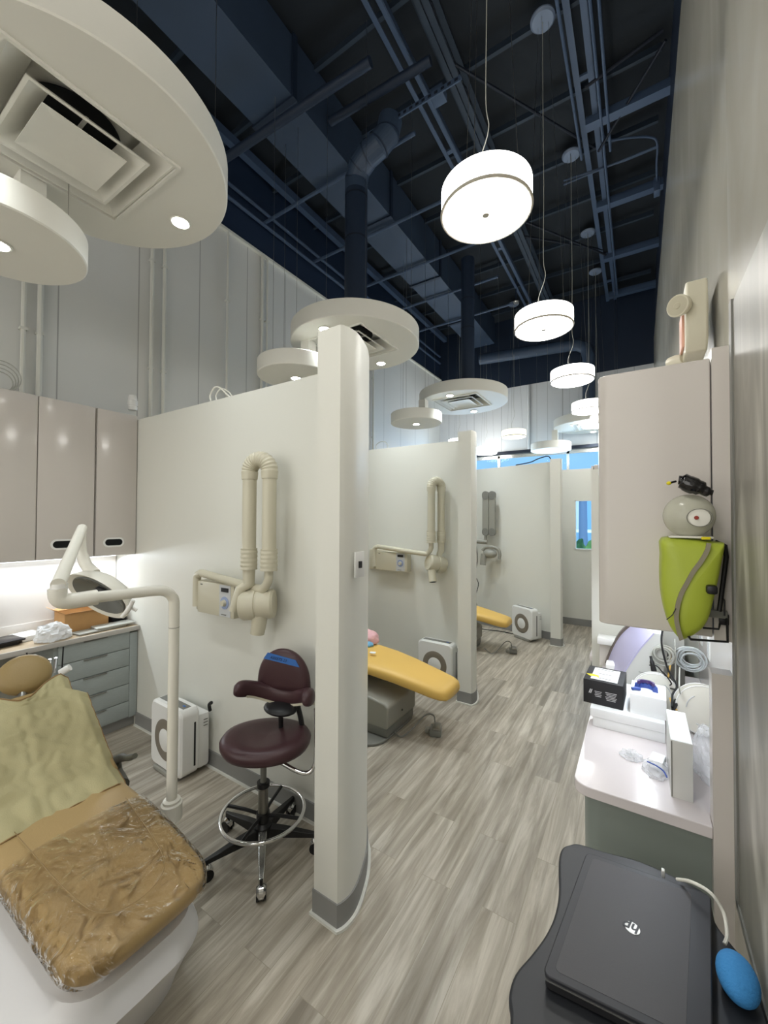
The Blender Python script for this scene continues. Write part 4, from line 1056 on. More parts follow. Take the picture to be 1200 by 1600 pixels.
# ------------------------------------------------------------------ yellow dental chairs
def yellow_chair(label):
    cx, cy = -1.95, 2.95
    t = thing('dental_chair', label, 'dental chair', (cx, cy, 0), 'yellow dental chairs')
    # leg rest / seat cushion, thick at the foot end
    s = MB(); lo = []
    path = [(-2.95, .62, .24), (-2.6, .585, .26), (-2.3, .565, .265), (-2.1, .56, .262), (-1.9, .545, .25), (-1.7, .52, .225), (-1.5, .485, .20), (-1.38, .463, .185), (-1.31, .452, .172), (-1.265, .446, .150), (-1.245, .440, .118)]
    n = len(path)
    for i, (x, z, hw) in enumerate(path):
        th = .12 if i < n-3 else (.115, .10, .06)[i-(n-3)]
        lo.append([(x, cy+.05+u, z-.06+v) for u, v in sup(hw, th/2, 3.2, 32)])
    s.loft(lo); s.build('seat_cushion', yellow, t, sharp=180)
    bk = MB(); lo = []
    for i in range(12):
        k = i/11; e = math.sqrt(max(0, 1-max(0, (k-.85)/.15)**2)) if k > .85 else 1
        c0 = Vector((-2.85-.5*k, cy+.05, .60+.42*k))
        lo.append([c0+Vector((0, u, 0))+Vector((.6, 0, .75)).normalized()*v for u, v in sup(.26*(.7+.3*e), .05*(.4+.6*e), 3.2, 28)])
    bk.loft(lo); bk.build('backrest', yellow, t, sharp=180)
    MB().sph((-3.5, cy+.05, 1.12), .12, (.4, 1.1, .8)).build('headrest', yellow, t)
    bx((-2.30, cy+.05, .455), (.75, .30, .06), bev=.02).build('seat_frame', grey_dark, t)
    # lift arm, motor box, base plate
    m = MB(); m.loft([[(x, y, z) for x, z in ((-2.75, .42), (-2.2, .42), (-1.96, .22), (-2.3, .18))] for y in (cy-.03, cy+.13)]); m.build('lift_arm', grey_dark, t, bevel=.01)
    bb = MB(); lo = []
    prof = [(-2.45, .09), (-1.685, .09), (-1.665, .11), (-1.665, .265), (-1.70, .29), (-1.86, .315), (-1.95, .33), (-2.10, .41), (-2.25, .44), (-2.45, .44)]
    bb.prism(prof, cy-.27, cy+.19, lambda u, v, a: (u, a, v)); bb.build('motor_cover', grey_arm, t, bevel=.018)
    bx((-2.05, cy-.04, .06), (.74, .44, .07), bev=.01).build('motor_plinth', grey_dark, t)
    MB().prism(rrect(-2.65, cy-.42, -1.68, cy+.28, .16), .0, .022).build('base_plate', grey_dark, t, bevel=.006)
    MB().cyl((-1.664, cy-.05, .17), (-1.660, cy-.05, .17), .007, 10).build('screw', black, t)
    return t
def pedal(off, label):
    o = Vector(off); c = Vector((-1.40, 2.99, 0))+o
    t = thing('foot_pedal', label, 'foot control', c, 'foot pedals')
    bx(c+Vector((0, 0, .035)), (.09, .10, .06), rz=.35, bev=.008).build('housing', grey_dark, t)
    bx(c+Vector((.012, .0, .072)), (.06, .11, .02), rz=.35, bev=.008).build('tread', steel, t)
    bx(c+Vector((-.075, .0, .02)), (.035, .05, .035), rz=.35, bev=.005).build('toe_tab', grey_arm, t)
    MB().tube([c+Vector((-.03, .05, .06)), c+Vector((-.05, .06, .12)), c+Vector((-.10, .0, .13)), c+Vector((-.16, -.12, .05)), c+Vector((-.22, -.2, .012)), c+Vector((-.33, -.16, .05))], .006, 8, sub=6).build('cable', grey_dark, t)
y1_ = yellow_chair('yellow dental chair leg rest showing behind the first partition fin')
y2_ = copy_tree(y1_, (-.20, 2.37, 0), 'yellow dental chair end showing past the second partition fin, farther away')
pedal((0, 0, 0), 'small grey foot pedal on the floor by the near yellow chair')
pedal((.0, 2.36, 0), 'small grey foot pedal on the floor by the far yellow chair')
bx((-1.98, 2.93, .575), (.05, .04, .004), rz=.4).build('paper_scrap', paper, label='scrap of white paper on the near yellow chair', cat='paper')
pp = P(577, 988, z=.66)
t = crumple((pp.x-.04, pp.y, .565), .11, (1.1, 1.2, .8), pink, 'plush_cushion', 'pink plush cushion on the near yellow chair, cut by the fin', 'cushion', 5, .12)
pp = P(584, 997, z=.60)
crumple((pp.x+.0, pp.y-.12, .562), .055, (1.2, 1.0, .6), sky_blue, 'plush_toy', 'light blue plush thing below the pink cushion', 'plush toy', 9, .15)
MB().tube([(-2.15, 5.9, .1), (-2.0, 6.15, .03), (-1.85, 6.26, .008), (-1.7, 6.24, .008), (-1.55, 6.2, .012)], .006, 8, sub=6).build('extension_cord', black, label='black cord on the floor to the third air purifier', cat='cord')

# ------------------------------------------------------------------ right side: counter and cabinets
YE = 1.52
XS = .283
struct('wall_right_splash', bx((XS+.004, 2.25, 1.14), (.004, 1.34, .60)), gloss_white)
def rpoly(x0, y0, x1, y1, r, deep=0):   # rounded at the near-left corner only
    pts = [(x1, y0), (x1, y0+.065), (deep, y0+.065), (deep, y1), (x0, y1)] if deep else [(x1, y0), (x1, y1), (x0, y1)]
    for i in range(9):
        a = math.radians(180+90*i/8); pts.append((x0+r+r*math.cos(a), y0+r+r*math.sin(a)))
    return pts
MB().prism(rpoly(-.197, YE, .178, 2.9, .05, .286), .815, .85).build('countertop', quartz, label='glossy white counter with rounded corner on the right', cat='countertop', bevel=.003)
t = thing('base_cabinet', 'grey-green base cabinet under the white right counter', 'cabinet', (0, 2.2, 0))
MB().prism(rpoly(-.165, YE+.03, .178, 2.88, .05), .08, .815).build('body', green_grey, t)
MB().prism(rpoly(-.13, YE+.06, .17, 2.85, .04), 0, .08).build('toe_kick', grey_base, t)
for i in range(3):
    bx((-.168, 1.85+.42*i, .45), (.008, .41, .70), bev=.002).build('door', green_grey, t)
t = thing('wall_cabinet', 'tall-looking glossy white wall cabinet with rounded edge on the right', 'cabinet', (0, 2.2, 1.405))
MB().prism(rpoly(-.116, YE, .182, 2.85, .035, .286), 1.405, 2.235).build('body', gloss_white, t, bevel=.004)
t2 = bx((.03, 2.2, 1.398), (.03, 1.1, .012)).build('light_strip', strip_glow, label='bright strip light under the right wall cabinet', cat='light strip')
area('strip_lamp', (.03, 2.2, 1.385), .04, 3.2, (.86, .93, 1), (0, 0, 0), 1.1)
# far units: divider and second run
struct('wall_right_divider', bx((-.021, 2.96, 1.04), (.482, .06, 2.08)), white_wall)
t = thing('base_cabinet', 'dark-fronted base cabinet seen edge-on beyond the white divider', 'cabinet', (-.1, 4.2, 0))
bx((-.025, 4.02, .41), (.48, 2.0, .78)).build('body', blue_grey_lam, t)
for i in range(3): bx((-.274, 3.36+.64*i, .42), (.012, .62, .70), bev=.002).build('door', grey_dark, t)
bx((-.035, 4.03, .828), (.50, 2.06, .035), bev=.004).build('countertop', quartz, label='far white counter beyond the divider on the right', cat='countertop')
t = thing('wall_cabinet', 'far wall cabinet seen edge-on beside the end window', 'cabinet', (-.03, 4.0, 1.5))
bx((-.02, 4.0, 1.90), (.48, 1.8, .46), bev=.004).build('body', gloss_white, t)
for i in range(3): bx((-.27, 3.4+.6*i, 1.90), (.014, .59, .45), bev=.003).build('door', white_lacquer, t)
bx((-.17, 3.5, .90), (.08, .1, .1), bev=.004).build('towel_box', plastic_white, label='small white box on the far right counter', cat='box')

# marbled glossy panel on the wall at the right edge
pn = thing('wall_panel', 'grey marbled glossy panel on the right wall at the photo edge', 'panel', (.22, .3, .75))
bx((.219, .30, 1.54), (.010, 2.18, 1.585)).build('sheet', marble, pn)
m = MB()
m.box((.217, 1.40, 1.54), (.014, .03, 1.60)).box((.217, .3, .745), (.014, 2.2, .02))
m.build('edge_frame', grey_dark, pn)

# emergency light high on the wall
ec = Vector((.205, 1.99, 2.53))
t = thing('emergency_light', 'beige two-headed emergency light above the right cabinet', 'emergency light', ec)
MB().prism([(-.10, .13), (.10, .13), (.115, .05), (.115, -.09), (.08, -.14), (-.08, -.14), (-.115, -.09), (-.115, .05)], .155, .222, lambda u, v, a: (a, ec.y+u, ec.z+v)).build('housing', beige, t, bevel=.008)
bx((.152, ec.y, ec.z-.03), (.012, .10, .14), bev=.003).build('lens_panel', pinkish, t)
for y_, z_, nm in ((-.13, .03, 0), (.06, -.13, 1)):
    c0 = Vector((.135, ec.y+y_, ec.z+z_)); dd = Vector((-.55, -.8, -.18)).normalized() if nm == 0 else Vector((-.7, .6, -.2)).normalized()
    hq = dd.to_track_quat('Z', 'Y').to_matrix().to_4x4()
    h_ = MB().lathe([(0, -.035), (.024, -.034), (.036, -.012), (.040, .012), (.038, .016), (0, .014)], c0, 28, M=hq).build('lamp_head', beige, t)
    MB().lathe([(0, .0185), (.010, .019), (.012, .0165), (.034, .0165), (.034, .0150), (0, .015)], c0, 28, M=hq).build('lens', beige_dark, h_)

# ------------------------------------------------------------------ lime pack in its wire bracket
def lime_pack():
    y0 = 1.415
    Q = lambda px, py, y=y0: P(px, py, y=y)
    a0 = Q(1086, 925)
    t = thing('lime_case', 'lime green leaf-shaped case with grey stripe hanging in a bracket', 'case', (a0.x, y0, 1.40))
    out = [(1036, 841), (1085, 843), (1127, 848), (1134, 851), (1130, 875), (1124, 905), (1116, 940), (1108, 968), (1098, 984), (1084, 995), (1072, 1001), (1064, 1001), (1056, 994), (1048, 982), (1040, 962), (1034, 932), (1032, 900), (1033, 868)]
    P3 = catmull([Vector((p[0], p[1], 0)) for p in out], 3, True)
    cen = Vector((1080, 915, 0))
    b = MB(); lo = []
    for s_, dy in ((1, .105), (1.0, .03), (.985, .01), (.94, -.004), (.8, -.012), (.4, -.018), (.02, -.02)):
        lo.append([(lambda q: (q.x, q.y+dy, q.z))(Q(*(cen+(p-cen)*s_)[:2])) for p in P3])
    b.loft(lo); sh = b.build('shell', lime, t, sharp=50)
    st_ = [(1106, 848), (1103, 860), (1094, 876), (1082, 892), (1073, 908), (1064, 925), (1058, 944), (1056, 965), (1060, 985), (1064, 997)]
    c_ = catmull([Vector((p[0], p[1], 0)) for p in st_], 4); L_ = []
    for i, p in enumerate(c_):
        tg = (c_[min(i+1, len(c_)-1)]-c_[max(i-1, 0)]).normalized(); n = Vector((-tg.y, tg.x, 0))*3.6
        q0_ = Q(*(p+n)[:2]); q1_ = Q(*(p-n)[:2])
        L_.append([(q0_.x, y0-.016, q0_.z), (q1_.x, y0-.016, q1_.z), (q1_.x, y0-.024, q1_.z), (q0_.x, y0-.024, q0_.z)])
    MB().loft(L_).build('stripe', taupe, sh)
    kn = Q(1107, 919)
    bx((kn.x+.004, y0-.022, kn.z), (.024, .03, .024), bev=.006).build('latch', black, t)
    MB().tube([Q(1041, 966)+Vector((0, -.02, 0)), Q(1050, 958)+Vector((0, -.024, 0)), Q(1055, 948)+Vector((0, -.025, 0))], .0012, 6).build('seam', black, sh)
    # bracket of flat black wire
    br_ = thing('wire_bracket', 'black wire bracket holding the lime green case to the wall', 'bracket', (.17, 1.46, 1.40))
    yb = 1.48
    m_ = MB()
    m_.tube([Q(1117, 846, yb), Q(1133, 853, yb), Q(1135, 870, yb), Q(1130, 910, yb), Q(1124, 955, yb)], .006, 8)
    m_.tube([Q(1126, 930, yb), Q(1132, 938, yb), Q(1132, 962, yb)], .002, 6)
    m_.tube([Q(1136, 966, yb), Q(1137, 1003, yb), Q(1079, 999, y0-.01), Q(1076, 994, y0-.01)], .0035, 8)
    m_.tube([Q(1098, 981, yb), Q(1123, 983, yb), Q(1125, 974, yb)], .003, 8)
    m_.build('wire', black, br_)
    bx(Q(1118, 958, 1.50)+Vector((0, -.01, 0)), (.05, .01, .022), bev=.002).build('cross_strap', grey_dark, br_)
    bx(Q(1131, 968, 1.505), (.022, .012, .03), bev=.002).build('hook_plate', black, br_)
    # clear dome bag with wire ring
    dc = Q(1076, 806, 1.45)
    dome = MB().sph(dc, .062, (1.0, .75, 1.0), seg=40).build('clear_dome', clear_dome, label='round clear plastic dome above the lime green case', cat='dome')
    rc = Q(1093, 809, 1.40)
    MB().tube([(rc.x+.0285*math.cos(2*PI*k/36), rc.y-.003, rc.z+.0245*math.sin(2*PI*k/36)) for k in range(36)], .001, 6, ring=True).build('wire_ring', grey_dark, dome)
    MB().lathe([(0, .0), (.026, .0), (.024, .005), (0, .009)], rc+Vector((0, .006, 0)), 30, M=Matrix.Rotation(math.radians(90), 4, 'X')).build('valve_disc', spool_m, dome)
    MB().lathe([(0, .0), (.0055, .0), (.0045, .003), (0, .004)], rc+Vector((-.007, -.004, 0)), 16, M=Matrix.Rotation(math.radians(90), 4, 'X')).build('red_button', red, dome)
    bx(Q(1078, 839, 1.44), (.10, .05, .006), bev=.002).build('neck_flange', spool_m, dome)
    bx(Q(1103, 841, 1.41), (.02, .01, .008), rz=.2, bev=.002).build('yellow_clip', yellow_tag, dome)
    # glossy black moulded piece on top
    bp_ = MB(); pp_ = [(1060, 750), (1066, 751), (1078, 757), (1092, 762), (1104, 768), (1114, 770)]
    q_ = [Q(a_, b_, 1.42) for a_, b_ in pp_]
    bp_.tube(q_, [.013, .022, .024, .021, .014, .008], 16, sub=4)
    nb = bp_.build('moulded_mask', black_gloss, label='glossy black moulded piece resting on the clear dome', cat='mask', sharp=180)
    MB().tube([Q(1056, 752, 1.42), Q(1049, 754, 1.41)], .003, 8).build('stem', black, nb)
    MB().sph(Q(1045, 755, 1.41), .006, (1, 1, .9)).build('yellow_tip', yellow_tag, nb)
black_gloss = mat('black_gloss', S(18, 16, 18), .12, coat=.6)
lime_pack()

# ------------------------------------------------------------------ things on the right counter
ZR = .85
t = bx((-.045, 2.17, ZR+.02), (.26, .38, .04), bev=.002).build('flat_carton', paper, label='lower flat white carton on the right counter', cat='carton')
bx((-.05, 2.168, ZR+.0605), (.27, .385, .037), bev=.002).build('flat_carton', paper, label='upper flat white carton under the black printer box', cat='carton')
# black printer box
zt = ZR+.079
t = bx((-.135, 2.12, zt+.052), (.155, .20, .104), rz=-.04, bev=.002).build('black_carton', black_soft, label='black cartridge carton with white label on the stacked white cartons', cat='carton')
TT = Matrix.Translation((-.135, 2.12, zt)) @ Matrix.Rotation(-.04, 4, 'Z')
def cb(mb, nm, m, par): bmesh.ops.transform(mb.b, matrix=TT, verts=mb.b.verts); return mb.build(nm, m, par)
lb = cb(MB().box((.002, .0, .1048), (.105, .16, .0012)), 'shipping_label', paper, t)
mm = MB()
for i in range(9): mm.box((-.005+.004*(i % 3), .062-.015*i, .1056), (.075-.012*(i % 3), .0035 if i % 4 else .007, .0004))
cb(mm, 'label_print', grey_dark, lb)
cb(MB().prism([(-.075, -.03), (-.055, -.052), (-.03, -.045), (-.02, -.06), (-.022, -.035), (-.045, -.02), (-.06, -.03)], .1055, .1062), 'yellow_tag', yellow_tag, t)
mm = MB()
for i in range(4): mm.box((-.018, -.1003, .058-.007*i), (.028-.004*(i % 2), .0008, .0022))
for i in range(6): mm.box((.032, -.1003, .062-.0065*i), (.044-.005*(i % 3), .0008, .002))
mm.prism([(-.056, .046), (-.052, .046), (-.046, .064), (-.050, .064)], -.1008, -.1, lambda u, v, a: (u, a, v)); mm.prism([(-.050, .046), (-.046, .046), (-.040, .064), (-.044, .064)], -.1008, -.1, lambda u, v, a: (u, a, v))
cb(mm, 'printed_text', grey_light, t)
t = bx((.03, 2.10, zt+.041), (.128, .17, .082), rz=-.03, bev=.0015).build('white_carton', paper, label='white carton with a blue dental model on top', cat='carton')
bx((.03, 2.10, zt+.0825), (.124, .166, .001), rz=-.03).build('lid', paper, t)
# dental model
zb = zt+.083
m = MB(); lo = []
for k in range(17):
    a = math.radians(200*k/16-10); px_, py_ = .022+.034*math.cos(a), 2.085+.034*math.sin(a)
    n = Vector((math.cos(a), math.sin(a), 0)); hh = .018+.004*math.sin(k*2.4)
    lo.append([(px_+n.x*u, py_+n.y*u, zb+v) for u, v in ((-.009, 0), (.010, 0), (.008, hh), (.001, hh+.004), (-.007, hh))])
m.loft(lo); md_ = m.build('dental_model', blue_resin, label='blue and purple resin dental impression on the white carton', cat='dental model')
m = MB(); lo = []
for k in range(17):
    a = math.radians(200*k/16-10); px_, py_ = .022+.028*math.cos(a), 2.09+.028*math.sin(a); n = Vector((math.cos(a), math.sin(a), 0))
    lo.append([(px_+n.x*u, py_+n.y*u, zb+.022+v) for u, v in ((-.006, 0), (.006, 0), (.004, .012), (-.004, .012))])
m.loft(lo); m.build('upper_arch', purple_resin, md_)
MB().tube([(.0, 2.07, zb+.006), (-.02, 2.06, zb+.008), (-.03, 2.055, zb+.006)], .007, 8).build('handle', blue_resin, md_)
# upright grey-white box
t = bx((.112, 1.74, ZR+.092), (.058, .25, .184), rz=0, bev=.001).build('tall_carton', machine_grey, label='tall narrow white carton nearest the camera on the right counter', cat='carton')
bx((.112, 1.74, ZR+.1845), (.056, .246, .001)).build('lid', paper, t)
bx((.086, 1.6145, ZR+.092), (.003, .0012, .178)).build('seam', grey_dark, t)
t2 = crumple((.048, 1.75, ZR), .05, (.8, 1.25, .5), clear_bag, 'plastic_bag', 'clear zip bag with blue seal on the right counter', 'bag', 11, .18)
MB().tube([(.02, 1.72, ZR+.04), (.045, 1.705, ZR+.042), (.066, 1.69, ZR+.038), (.075, 1.67, ZR+.03)], .0025, 6, sub=3).build('blue_seal', blue_resin, t2)
bx((.052, 1.78, ZR+.022), (.045, .07, .03), rz=-.2, bev=.006).build('contents', paper, t2)
crumple((-.03, 1.80, ZR), .032, (1.1, 1.1, .45), clear_bag, 'plastic_bag', 'small crumpled clear bag left of the zip bag', 'bag', 17, .25)
m = MB()
for i in range(3): m.sph((-.04+.008*i, 1.805-.004*i, ZR+.010), .006, (1, 1, .7), seg=10)
m.build('metal_parts', steel, label='small metal parts in the crumpled clear bag', cat='metal parts')
# big curved machine with lilac cover
def machine():
    t = thing('lab_machine', 'white machine with curved lilac cover on the right counter', 'machine', (.0, 2.6, ZR))
    ny_, fy_ = 2.42, 2.76
    near = catmull([P(a_, b_, y=ny_) for a_, b_ in ((970, 1062), (976, 1052), (986, 1036), (1000, 1016), (1012, 1002), (1023, 990))], 5)
    far = catmull([P(a_, b_, y=fy_) for a_, b_ in ((949, 1052), (953, 1040), (959, 1025), (969, 1008), (980, 996), (994, 984))], 5)
    n_ = len(near)
    far = [Vector((far[i].x, fy_, near[i].z+.5*(far[i].z-near[i].z))) for i in range(n_)]
    b_ = MB(); lo = []
    for k in range(n_):
        lo.append([tuple(near[k]), tuple(far[k]), (far[k].x, fy_, ZR), (near[k].x, ny_, ZR)])
    lo.append([(.10, ny_, near[-1].z), (.10, fy_, far[-1].z), (.10, fy_, ZR), (.10, ny_, ZR)])
    b_.loft(lo); b_.build('body', machine_grey, t, sharp=20)
    cv = MB(); lo = []
    for k in range(n_):
        tg = (near[min(k+1, n_-1)]-near[max(k-1, 0)]).normalized(); nn = Vector((-tg.z, 0, tg.x))*.006
        lo.append([near[k]+nn+Vector((0, -.004, 0)), far[k]+nn, far[k], near[k]+Vector((0, -.004, 0))])
    cv.loft(lo); cv.build('lilac_cover', lilac, t, sharp=25)
    sd_ = MB(); lo = []
    for k in range(n_):
        p_ = far[k]; lo.append([(p_.x-.012, fy_+.001, p_.z+.015), (p_.x+.05, fy_+.001, p_.z-.02), (p_.x+.05, fy_+.05, p_.z-.02), (p_.x-.012, fy_+.05, p_.z+.015)])
    sd_.loft(lo); sd_.build('side_cheek', umber, t)
    bx((.045, ny_-.001, ZR+.13), (.10, .002, .002)).build('panel_line', grey_dark, t)
machine()
bx((-.14, 2.62, ZR+.045), (.045, .09, .09), bev=.005).build('white_container', plastic_white, label='small white container left of the lilac machine', cat='container')
t = bx((-.17, 2.83, ZR+.16), (.10, .10, .04), bev=.004).build('small_shelf', plastic_white, label='small white shelf block by the divider at the end of the right counter', cat='shelf')
bx((-.17, 2.85, ZR+.07), (.08, .05, .14)).build('support', white_lacquer, t)
# filament-like spools
def spool(c, r, tilt, label, wdt=.035):
    t = thing('white_spool', label, 'spool', (c[0], c[1], c[2]-r))
    M_ = Matrix.Rotation(tilt, 4, 'Z') @ Matrix.Rotation(math.radians(82), 4, 'X')
    for s in (-1, 1):
        MB().lathe([(.018, -.0015), (r-.004, -.0015), (r, 0), (r-.004, .0015), (.018, .0015)], Vector(c)+M_ @ Vector((0, 0, s*wdt/2)), 48, M=M_).build('flange', spool_m, t)
        MB().tube([Vector(c)+M_ @ Vector(((r-.002)*math.cos(2*PI*k/48), (r-.002)*math.sin(2*PI*k/48), s*wdt/2)) for k in range(48)], .0028, 6, ring=True).build('rim', plastic_white, t)
        for k in range(3): MB().tube([Vector(c)+M_ @ Vector((r*.62*math.cos(2.1*k+j*.12), r*.62*math.sin(2.1*k+j*.12), s*(wdt/2+.002))) for j in range(9)], .0022, 6).build('slot_edge', grey_light, t)
    MB().lathe([(.018, -wdt/2), (r*.5, -wdt/2), (r*.5, wdt/2), (.018, wdt/2)], c, 32, M=M_).build('hub', spool_m, t)
spool((.062, 2.265, ZR+.093), .092, math.radians(4), 'white spool standing behind the white carton on the counter')
spool((.222, 2.16, ZR+.102), .10, math.radians(8), 'white spool in clear wrap against the splashback', .05)
crumple((.205, 1.86, ZR), .055, (.9, 2.2, 2.0), clear_bag, 'plastic_bag', 'clear crinkled wrapping behind the tall narrow carton', 'bag', 23, .2)
# tubing, outlet plates, cables
for i, y_ in enumerate((2.50, 2.78)):
    o = bx((XS+.002, y_, ZR+.28), (.008, .075, .115), bev=.002).build('outlet_plate', plastic_white, label=['white outlet plate on the right splashback, nearer one', 'white outlet plate on the right splashback, farther one'][i], cat='outlet')
    bx((XS-.003, y_, ZR+.28), (.003, .03, .06)).build('socket', grey_light, o)
def coil(c, r, n, m, rr, label, flat=.5, seed=1):
    rnd = random.Random(seed); b = MB(); pts = []
    for k in range(n*20):
        a = 2*PI*k/20; q = r*(.78+.22*math.sin(k*.067+seed)+.05*math.sin(k*.37)); pts.append((c[0]+.012*math.sin(k*.21), c[1]+q*math.cos(a), c[2]+q*math.sin(a)*flat+.003*k/20))
    pts = [(c[0]+p[1]-c[1], c[1]+(p[0]-c[0]), p[2]) for p in pts]
    b.tube(pts, rr, 8); return b.build('tubing_coil', m, label=label, cat='tubing')
cq = P(1079, 1034, y=2.50)
coil((cq.x, 2.50, cq.z), .068, 8, trans_lab, .0034, 'coil of clear tubing hanging by the splashback', .9, 2)
cq = P(1036, 1026, y=2.40)
coil((cq.x, 2.40, cq.z), .05, 6, cable_grey, .0038, 'coil of grey hose beside the lilac machine', 1.0, 5)
bx((.16, 2.62, ZR+.11), (.07, .12, .2), bev=.006).build('small_device', grey_dark, label='dark grey device behind the hose coils', cat='device')
bx((.13, 2.16, ZR+.012), (.06, .14, .02), bev=.004).build('adapter', grey_arm, label='grey flat adapter lying under the cable mess', cat='adapter')
m = MB(); m.tube([(.12, 2.6, ZR+.34), (.10, 2.45, ZR+.36), (.09, 2.38, ZR+.30), (.11, 2.34, ZR+.2), (.14, 2.26, ZR+.15), (.12, 2.18, ZR+.13), (.115, 2.12, ZR+.10)], .0045, 8, sub=8)
m.build('black_cable', black, label='long black cable looping from an outlet down the splashback', cat='cable')
m = MB(); m.tube([(.04, 2.36, ZR+.19), (.07, 2.33, ZR+.20), (.10, 2.30, ZR+.17), (.09, 2.26, ZR+.20), (.12, 2.24, ZR+.16), (.10, 2.3, ZR+.12), (.14, 2.2, ZR+.15)], .003, 8, sub=8)
m.build('black_cable', black, label='thin tangled black cable above the white spool', cat='cable')
m = MB(); m.tube([(.13, 2.5, ZR+.25), (.125, 2.40, ZR+.2), (.11, 2.33, ZR+.12), (.12, 2.2, ZR+.08), (.13, 2.1, ZR+.1)], .0035, 8, sub=8)
m.build('yellow_cable', yellow, label='thin yellow cable among the tubing', cat='cable')
m = MB(); m.tube([(.15, 2.5, ZR+.3), (.145, 2.4, ZR+.15), (.13, 2.3, ZR+.10), (.15, 2.2, ZR+.12), (.14, 2.1, ZR+.2), (.155, 2.3, ZR+.22)], .003, 8, sub=8)
m.build('grey_cable', cable_grey, label='thin grey cable lying over the tubing', cat='cable')
m = MB(); m.tube([(.045, 2.36, ZR+.235), (.05, 2.35, ZR+.21), (.058, 2.34, ZR+.17)], [.006, .010, .012], 10, sub=3)
m.build('black_handpiece', black, label='short black handpiece standing behind the white spool', cat='handpiece')
m = MB()
for k in range(7): m.tube([(.128, 2.10+.012*k, ZR+.03), (.118, 2.10+.012*k, ZR+.08), (.132, 2.11+.012*k, ZR+.12)], .004, 6, sub=3)
m.build('bundled_cord', black, label='bundled black cord between the spool and the wall', cat='cord')

# ------------------------------------------------------------------ black cart, laptop, blue ball
cp = [(878, 1325), (890, 1319), (905, 1318), (945, 1330), (1000, 1345), (1060, 1372), (1105, 1398), (1118, 1440), (1140, 1470), (1166, 1502), (1180, 1530)]
ZT = .765
tp = [P(a_, b_, z=ZT) for a_, b_ in cp]
tp = [(min(p.x, .215), p.y) for p in tp]
left = [P(a_, b_, z=ZT) for a_, b_ in ((873, 1345), (873, 1395), (866, 1430), (852, 1460), (830, 1490), (805, 1520), (795, 1555), (797, 1600))]
poly = [(p.x, p.y) for p in reversed(left)]+tp+[(.215, .95), (.21, .70), (.17, .60), (-.10, .58), (-.20, .64)]
pc = catmull([Vector((p[0], p[1], 0)) for p in poly], 4, True)
t = thing('laptop_cart', 'black cart with a wavy-edged top in the right foreground', 'cart', (0, 1.0, 0))
MB().prism([(p.x, p.y) for p in pc], ZT-.022, ZT).build('top', cart_black, t, bevel=.006)
MB().cyl((.02, .95, .08), (.02, .95, ZT-.02), .03, 20).build('post', cart_black, t)
for k in range(4):
    a = math.radians(40+90*k); MB().cyl((.02, .95, .08), (.02+.19*math.cos(a), .95+.28*math.sin(a), .06), .018, 10).build('foot', cart_black, t)
    MB().sph((.02+.18*math.cos(a), .95+.28*math.sin(a), .03), .03).build('caster', black, t)
# laptop
lq = [P(a_, b_, z=.80) for a_, b_ in ((918, 1330), (1113, 1398), (1126, 1600), (849, 1520))]
la, lb_ = lq[0], lq[1]
W_ = .268; Lg = .40
org = Vector((la.x-.002, la.y, 0)); ex = Vector((lb_.x-la.x, lb_.y-la.y, 0)).normalized(); dleft = Vector((lq[3].x-la.x, lq[3].y-la.y, 0))
W_ = (Vector((lb_.x, lb_.y, 0))-Vector((la.x, la.y, 0))).length; Lg = dleft.length
ey = dleft.normalized()
t = thing('laptop', 'closed dark grey laptop lying on the black cart', 'laptop', (org.x+.13, org.y-.2, ZT))
def lap(u0, u1, v0, v1, z0, z1, r, nm, m, par, bev=.002):
    def fn(u, v, a):
        p = org+ex*(u*W_)+ey*(v*Lg); return (p.x, p.y, a)
    ru = r/W_; 
    pl_ = [(x, y) for x, y in rrect(u0*W_, v0*Lg, u1*W_, v1*Lg, r, 8)]
    return MB().prism([(x/W_, y/Lg) for x, y in pl_], z0, z1, fn).build(nm, m, par, bevel=bev)
lap(.005, .995, .005, .995, ZT+.004, ZT+.022, .015, 'base', black_soft, t)
lap(.0, 1, .0, 1, ZT+.023, ZT+.033, .016, 'lid', laptop_rim, t, .0025)
lap(.065, .86, .04, .955, ZT+.0325, ZT+.0336, .012, 'lid_plate', laptop_lid, t, .0004)
lap(.02, .99, .97, 1.002, ZT+.0215, ZT+.0245, .002, 'chrome_edge', silver, t, 0)
lc = P(988, 1450, z=ZT+.034)
lg_ = MB().cyl((lc.x, lc.y, ZT+.0334), (lc.x, lc.y, ZT+.0345), .0155, 40).build('logo_disc', logo_chrome, t)
text_mesh('hp', .034, Matrix.Translation((lc.x, lc.y+.001, ZT+.0349)) @ Matrix.Rotation(math.atan2(ex.y, ex.x)+math.radians(180), 4, 'Z'), laptop_rim, 'logo_letters', lg_, extrude=.0002, shear=.35, bold=True)
t = MB().sph((.168, 1.115, ZT+.032), .042, (.85, 1.25, .78), seg=32).build('blue_mouse', ball_blue, label='rounded blue mouse at the right edge of the black cart', cat='mouse')
MB().tube([P(1058, 1374, z=ZT+.03), P(1080, 1378, z=ZT+.06), P(1110, 1395, z=ZT+.07), P(1130, 1425, z=ZT+.04), P(1136, 1460, z=ZT+.02), P(1132, 1475, z=ZT+.01)], .004, 8, sub=8).build('charging_cable', cable_white, label='pale power cord curving from the laptop to the right wall', cat='cord')
bx(P(1036, 1364, z=ZT+.02), (.008, .012, .02), bev=.002).build('usb_dongle', plastic_white, label='tiny white plug at the rear edge of the laptop', cat='plug')

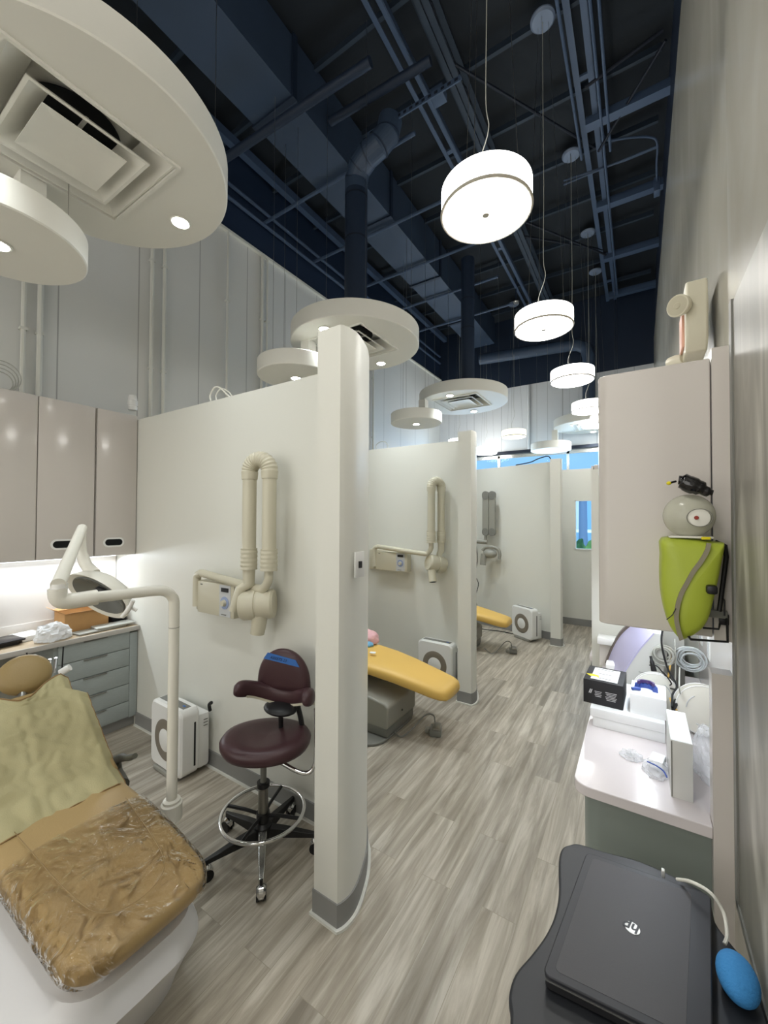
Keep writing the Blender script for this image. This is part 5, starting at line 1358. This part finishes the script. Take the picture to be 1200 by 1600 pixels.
# ------------------------------------------------------------------ beyond the far window
struct('floor_outside', bx((-1, 13, -.06), (14, 8.4, .1)), pave)
t = thing('building', 'pale building with blue windows across the street', 'building', (-2, 18, 0))
bx((-2, 18.5, 1.6), (16, 1, 3.2)).build('facade', stucco_out, t)
for i in range(6):
    for j in range(1):
        bx((-8+2.3*i, 17.98, 1.9), (1.4, .06, 1.4)).build('window', glass_out, t)
pq = P(911, 820, y=12.6)
t = thing('palm_tree', 'palm trunk standing outside the narrow end window', 'tree', (pq.x, 12.6, 0))
MB().lathe([(0, 0), (.17, 0), (.14, .5), (.11, 1.4), (.10, 2.8), (0, 2.8)], (pq.x, 12.6, 0), 16).build('trunk', bark, t)
for k in range(7):
    a = 2*PI*k/7; MB().tube([(pq.x, 12.6, 2.7), (pq.x+.5*math.cos(a), 12.6+.5*math.sin(a), 2.92), (pq.x+1.2*math.cos(a), 12.6+1.2*math.sin(a), 2.4)], [.03, .08, .015], 6, sub=4).build('frond', leaf, t)
for i, (q_, y, sz) in enumerate(((897, 11.6, 1.0), (921, 11.9, .9), (880, 13.5, 1.1), (935, 13.6, 1.0))):
    x = P(q_, 820, y=y).x
    crumple((x, y, 0), .34*sz, (1, 1, 2.6), leaf, 'shrub', ['shrub left of the palm outside', 'shrub right of the palm outside', 'shrub far left behind the palm outside', 'shrub far right behind the palm outside'][i], 'shrub', 31+i, .4)
t = thing('parked_car', 'white car parked outside behind the shrubs', 'car', (-1.5, 15.5, 0))
bd = MB().prism([(-2.2, .35), (2.2, .35), (2.2, .85), (1.3, .95), (.8, 1.4), (-1.0, 1.4), (-1.6, .95), (-2.2, .85)], 14.8, 16.4, lambda u, v, a: (u-1.5, a, v)).build('body', plastic_white, t, bevel=.08)
for x in (-1.4, 1.4): MB().cyl((x-1.5, 14.75, .33), (x-1.5, 14.95, .33), .33, 24).build('wheel', black, t)
bx((-1.6, 14.79, 1.15), (1.7, .02, .35)).build('side_window', glass_out, t)
for o in bpy.data.objects:
    if '_org' in o.keys(): del o['_org']
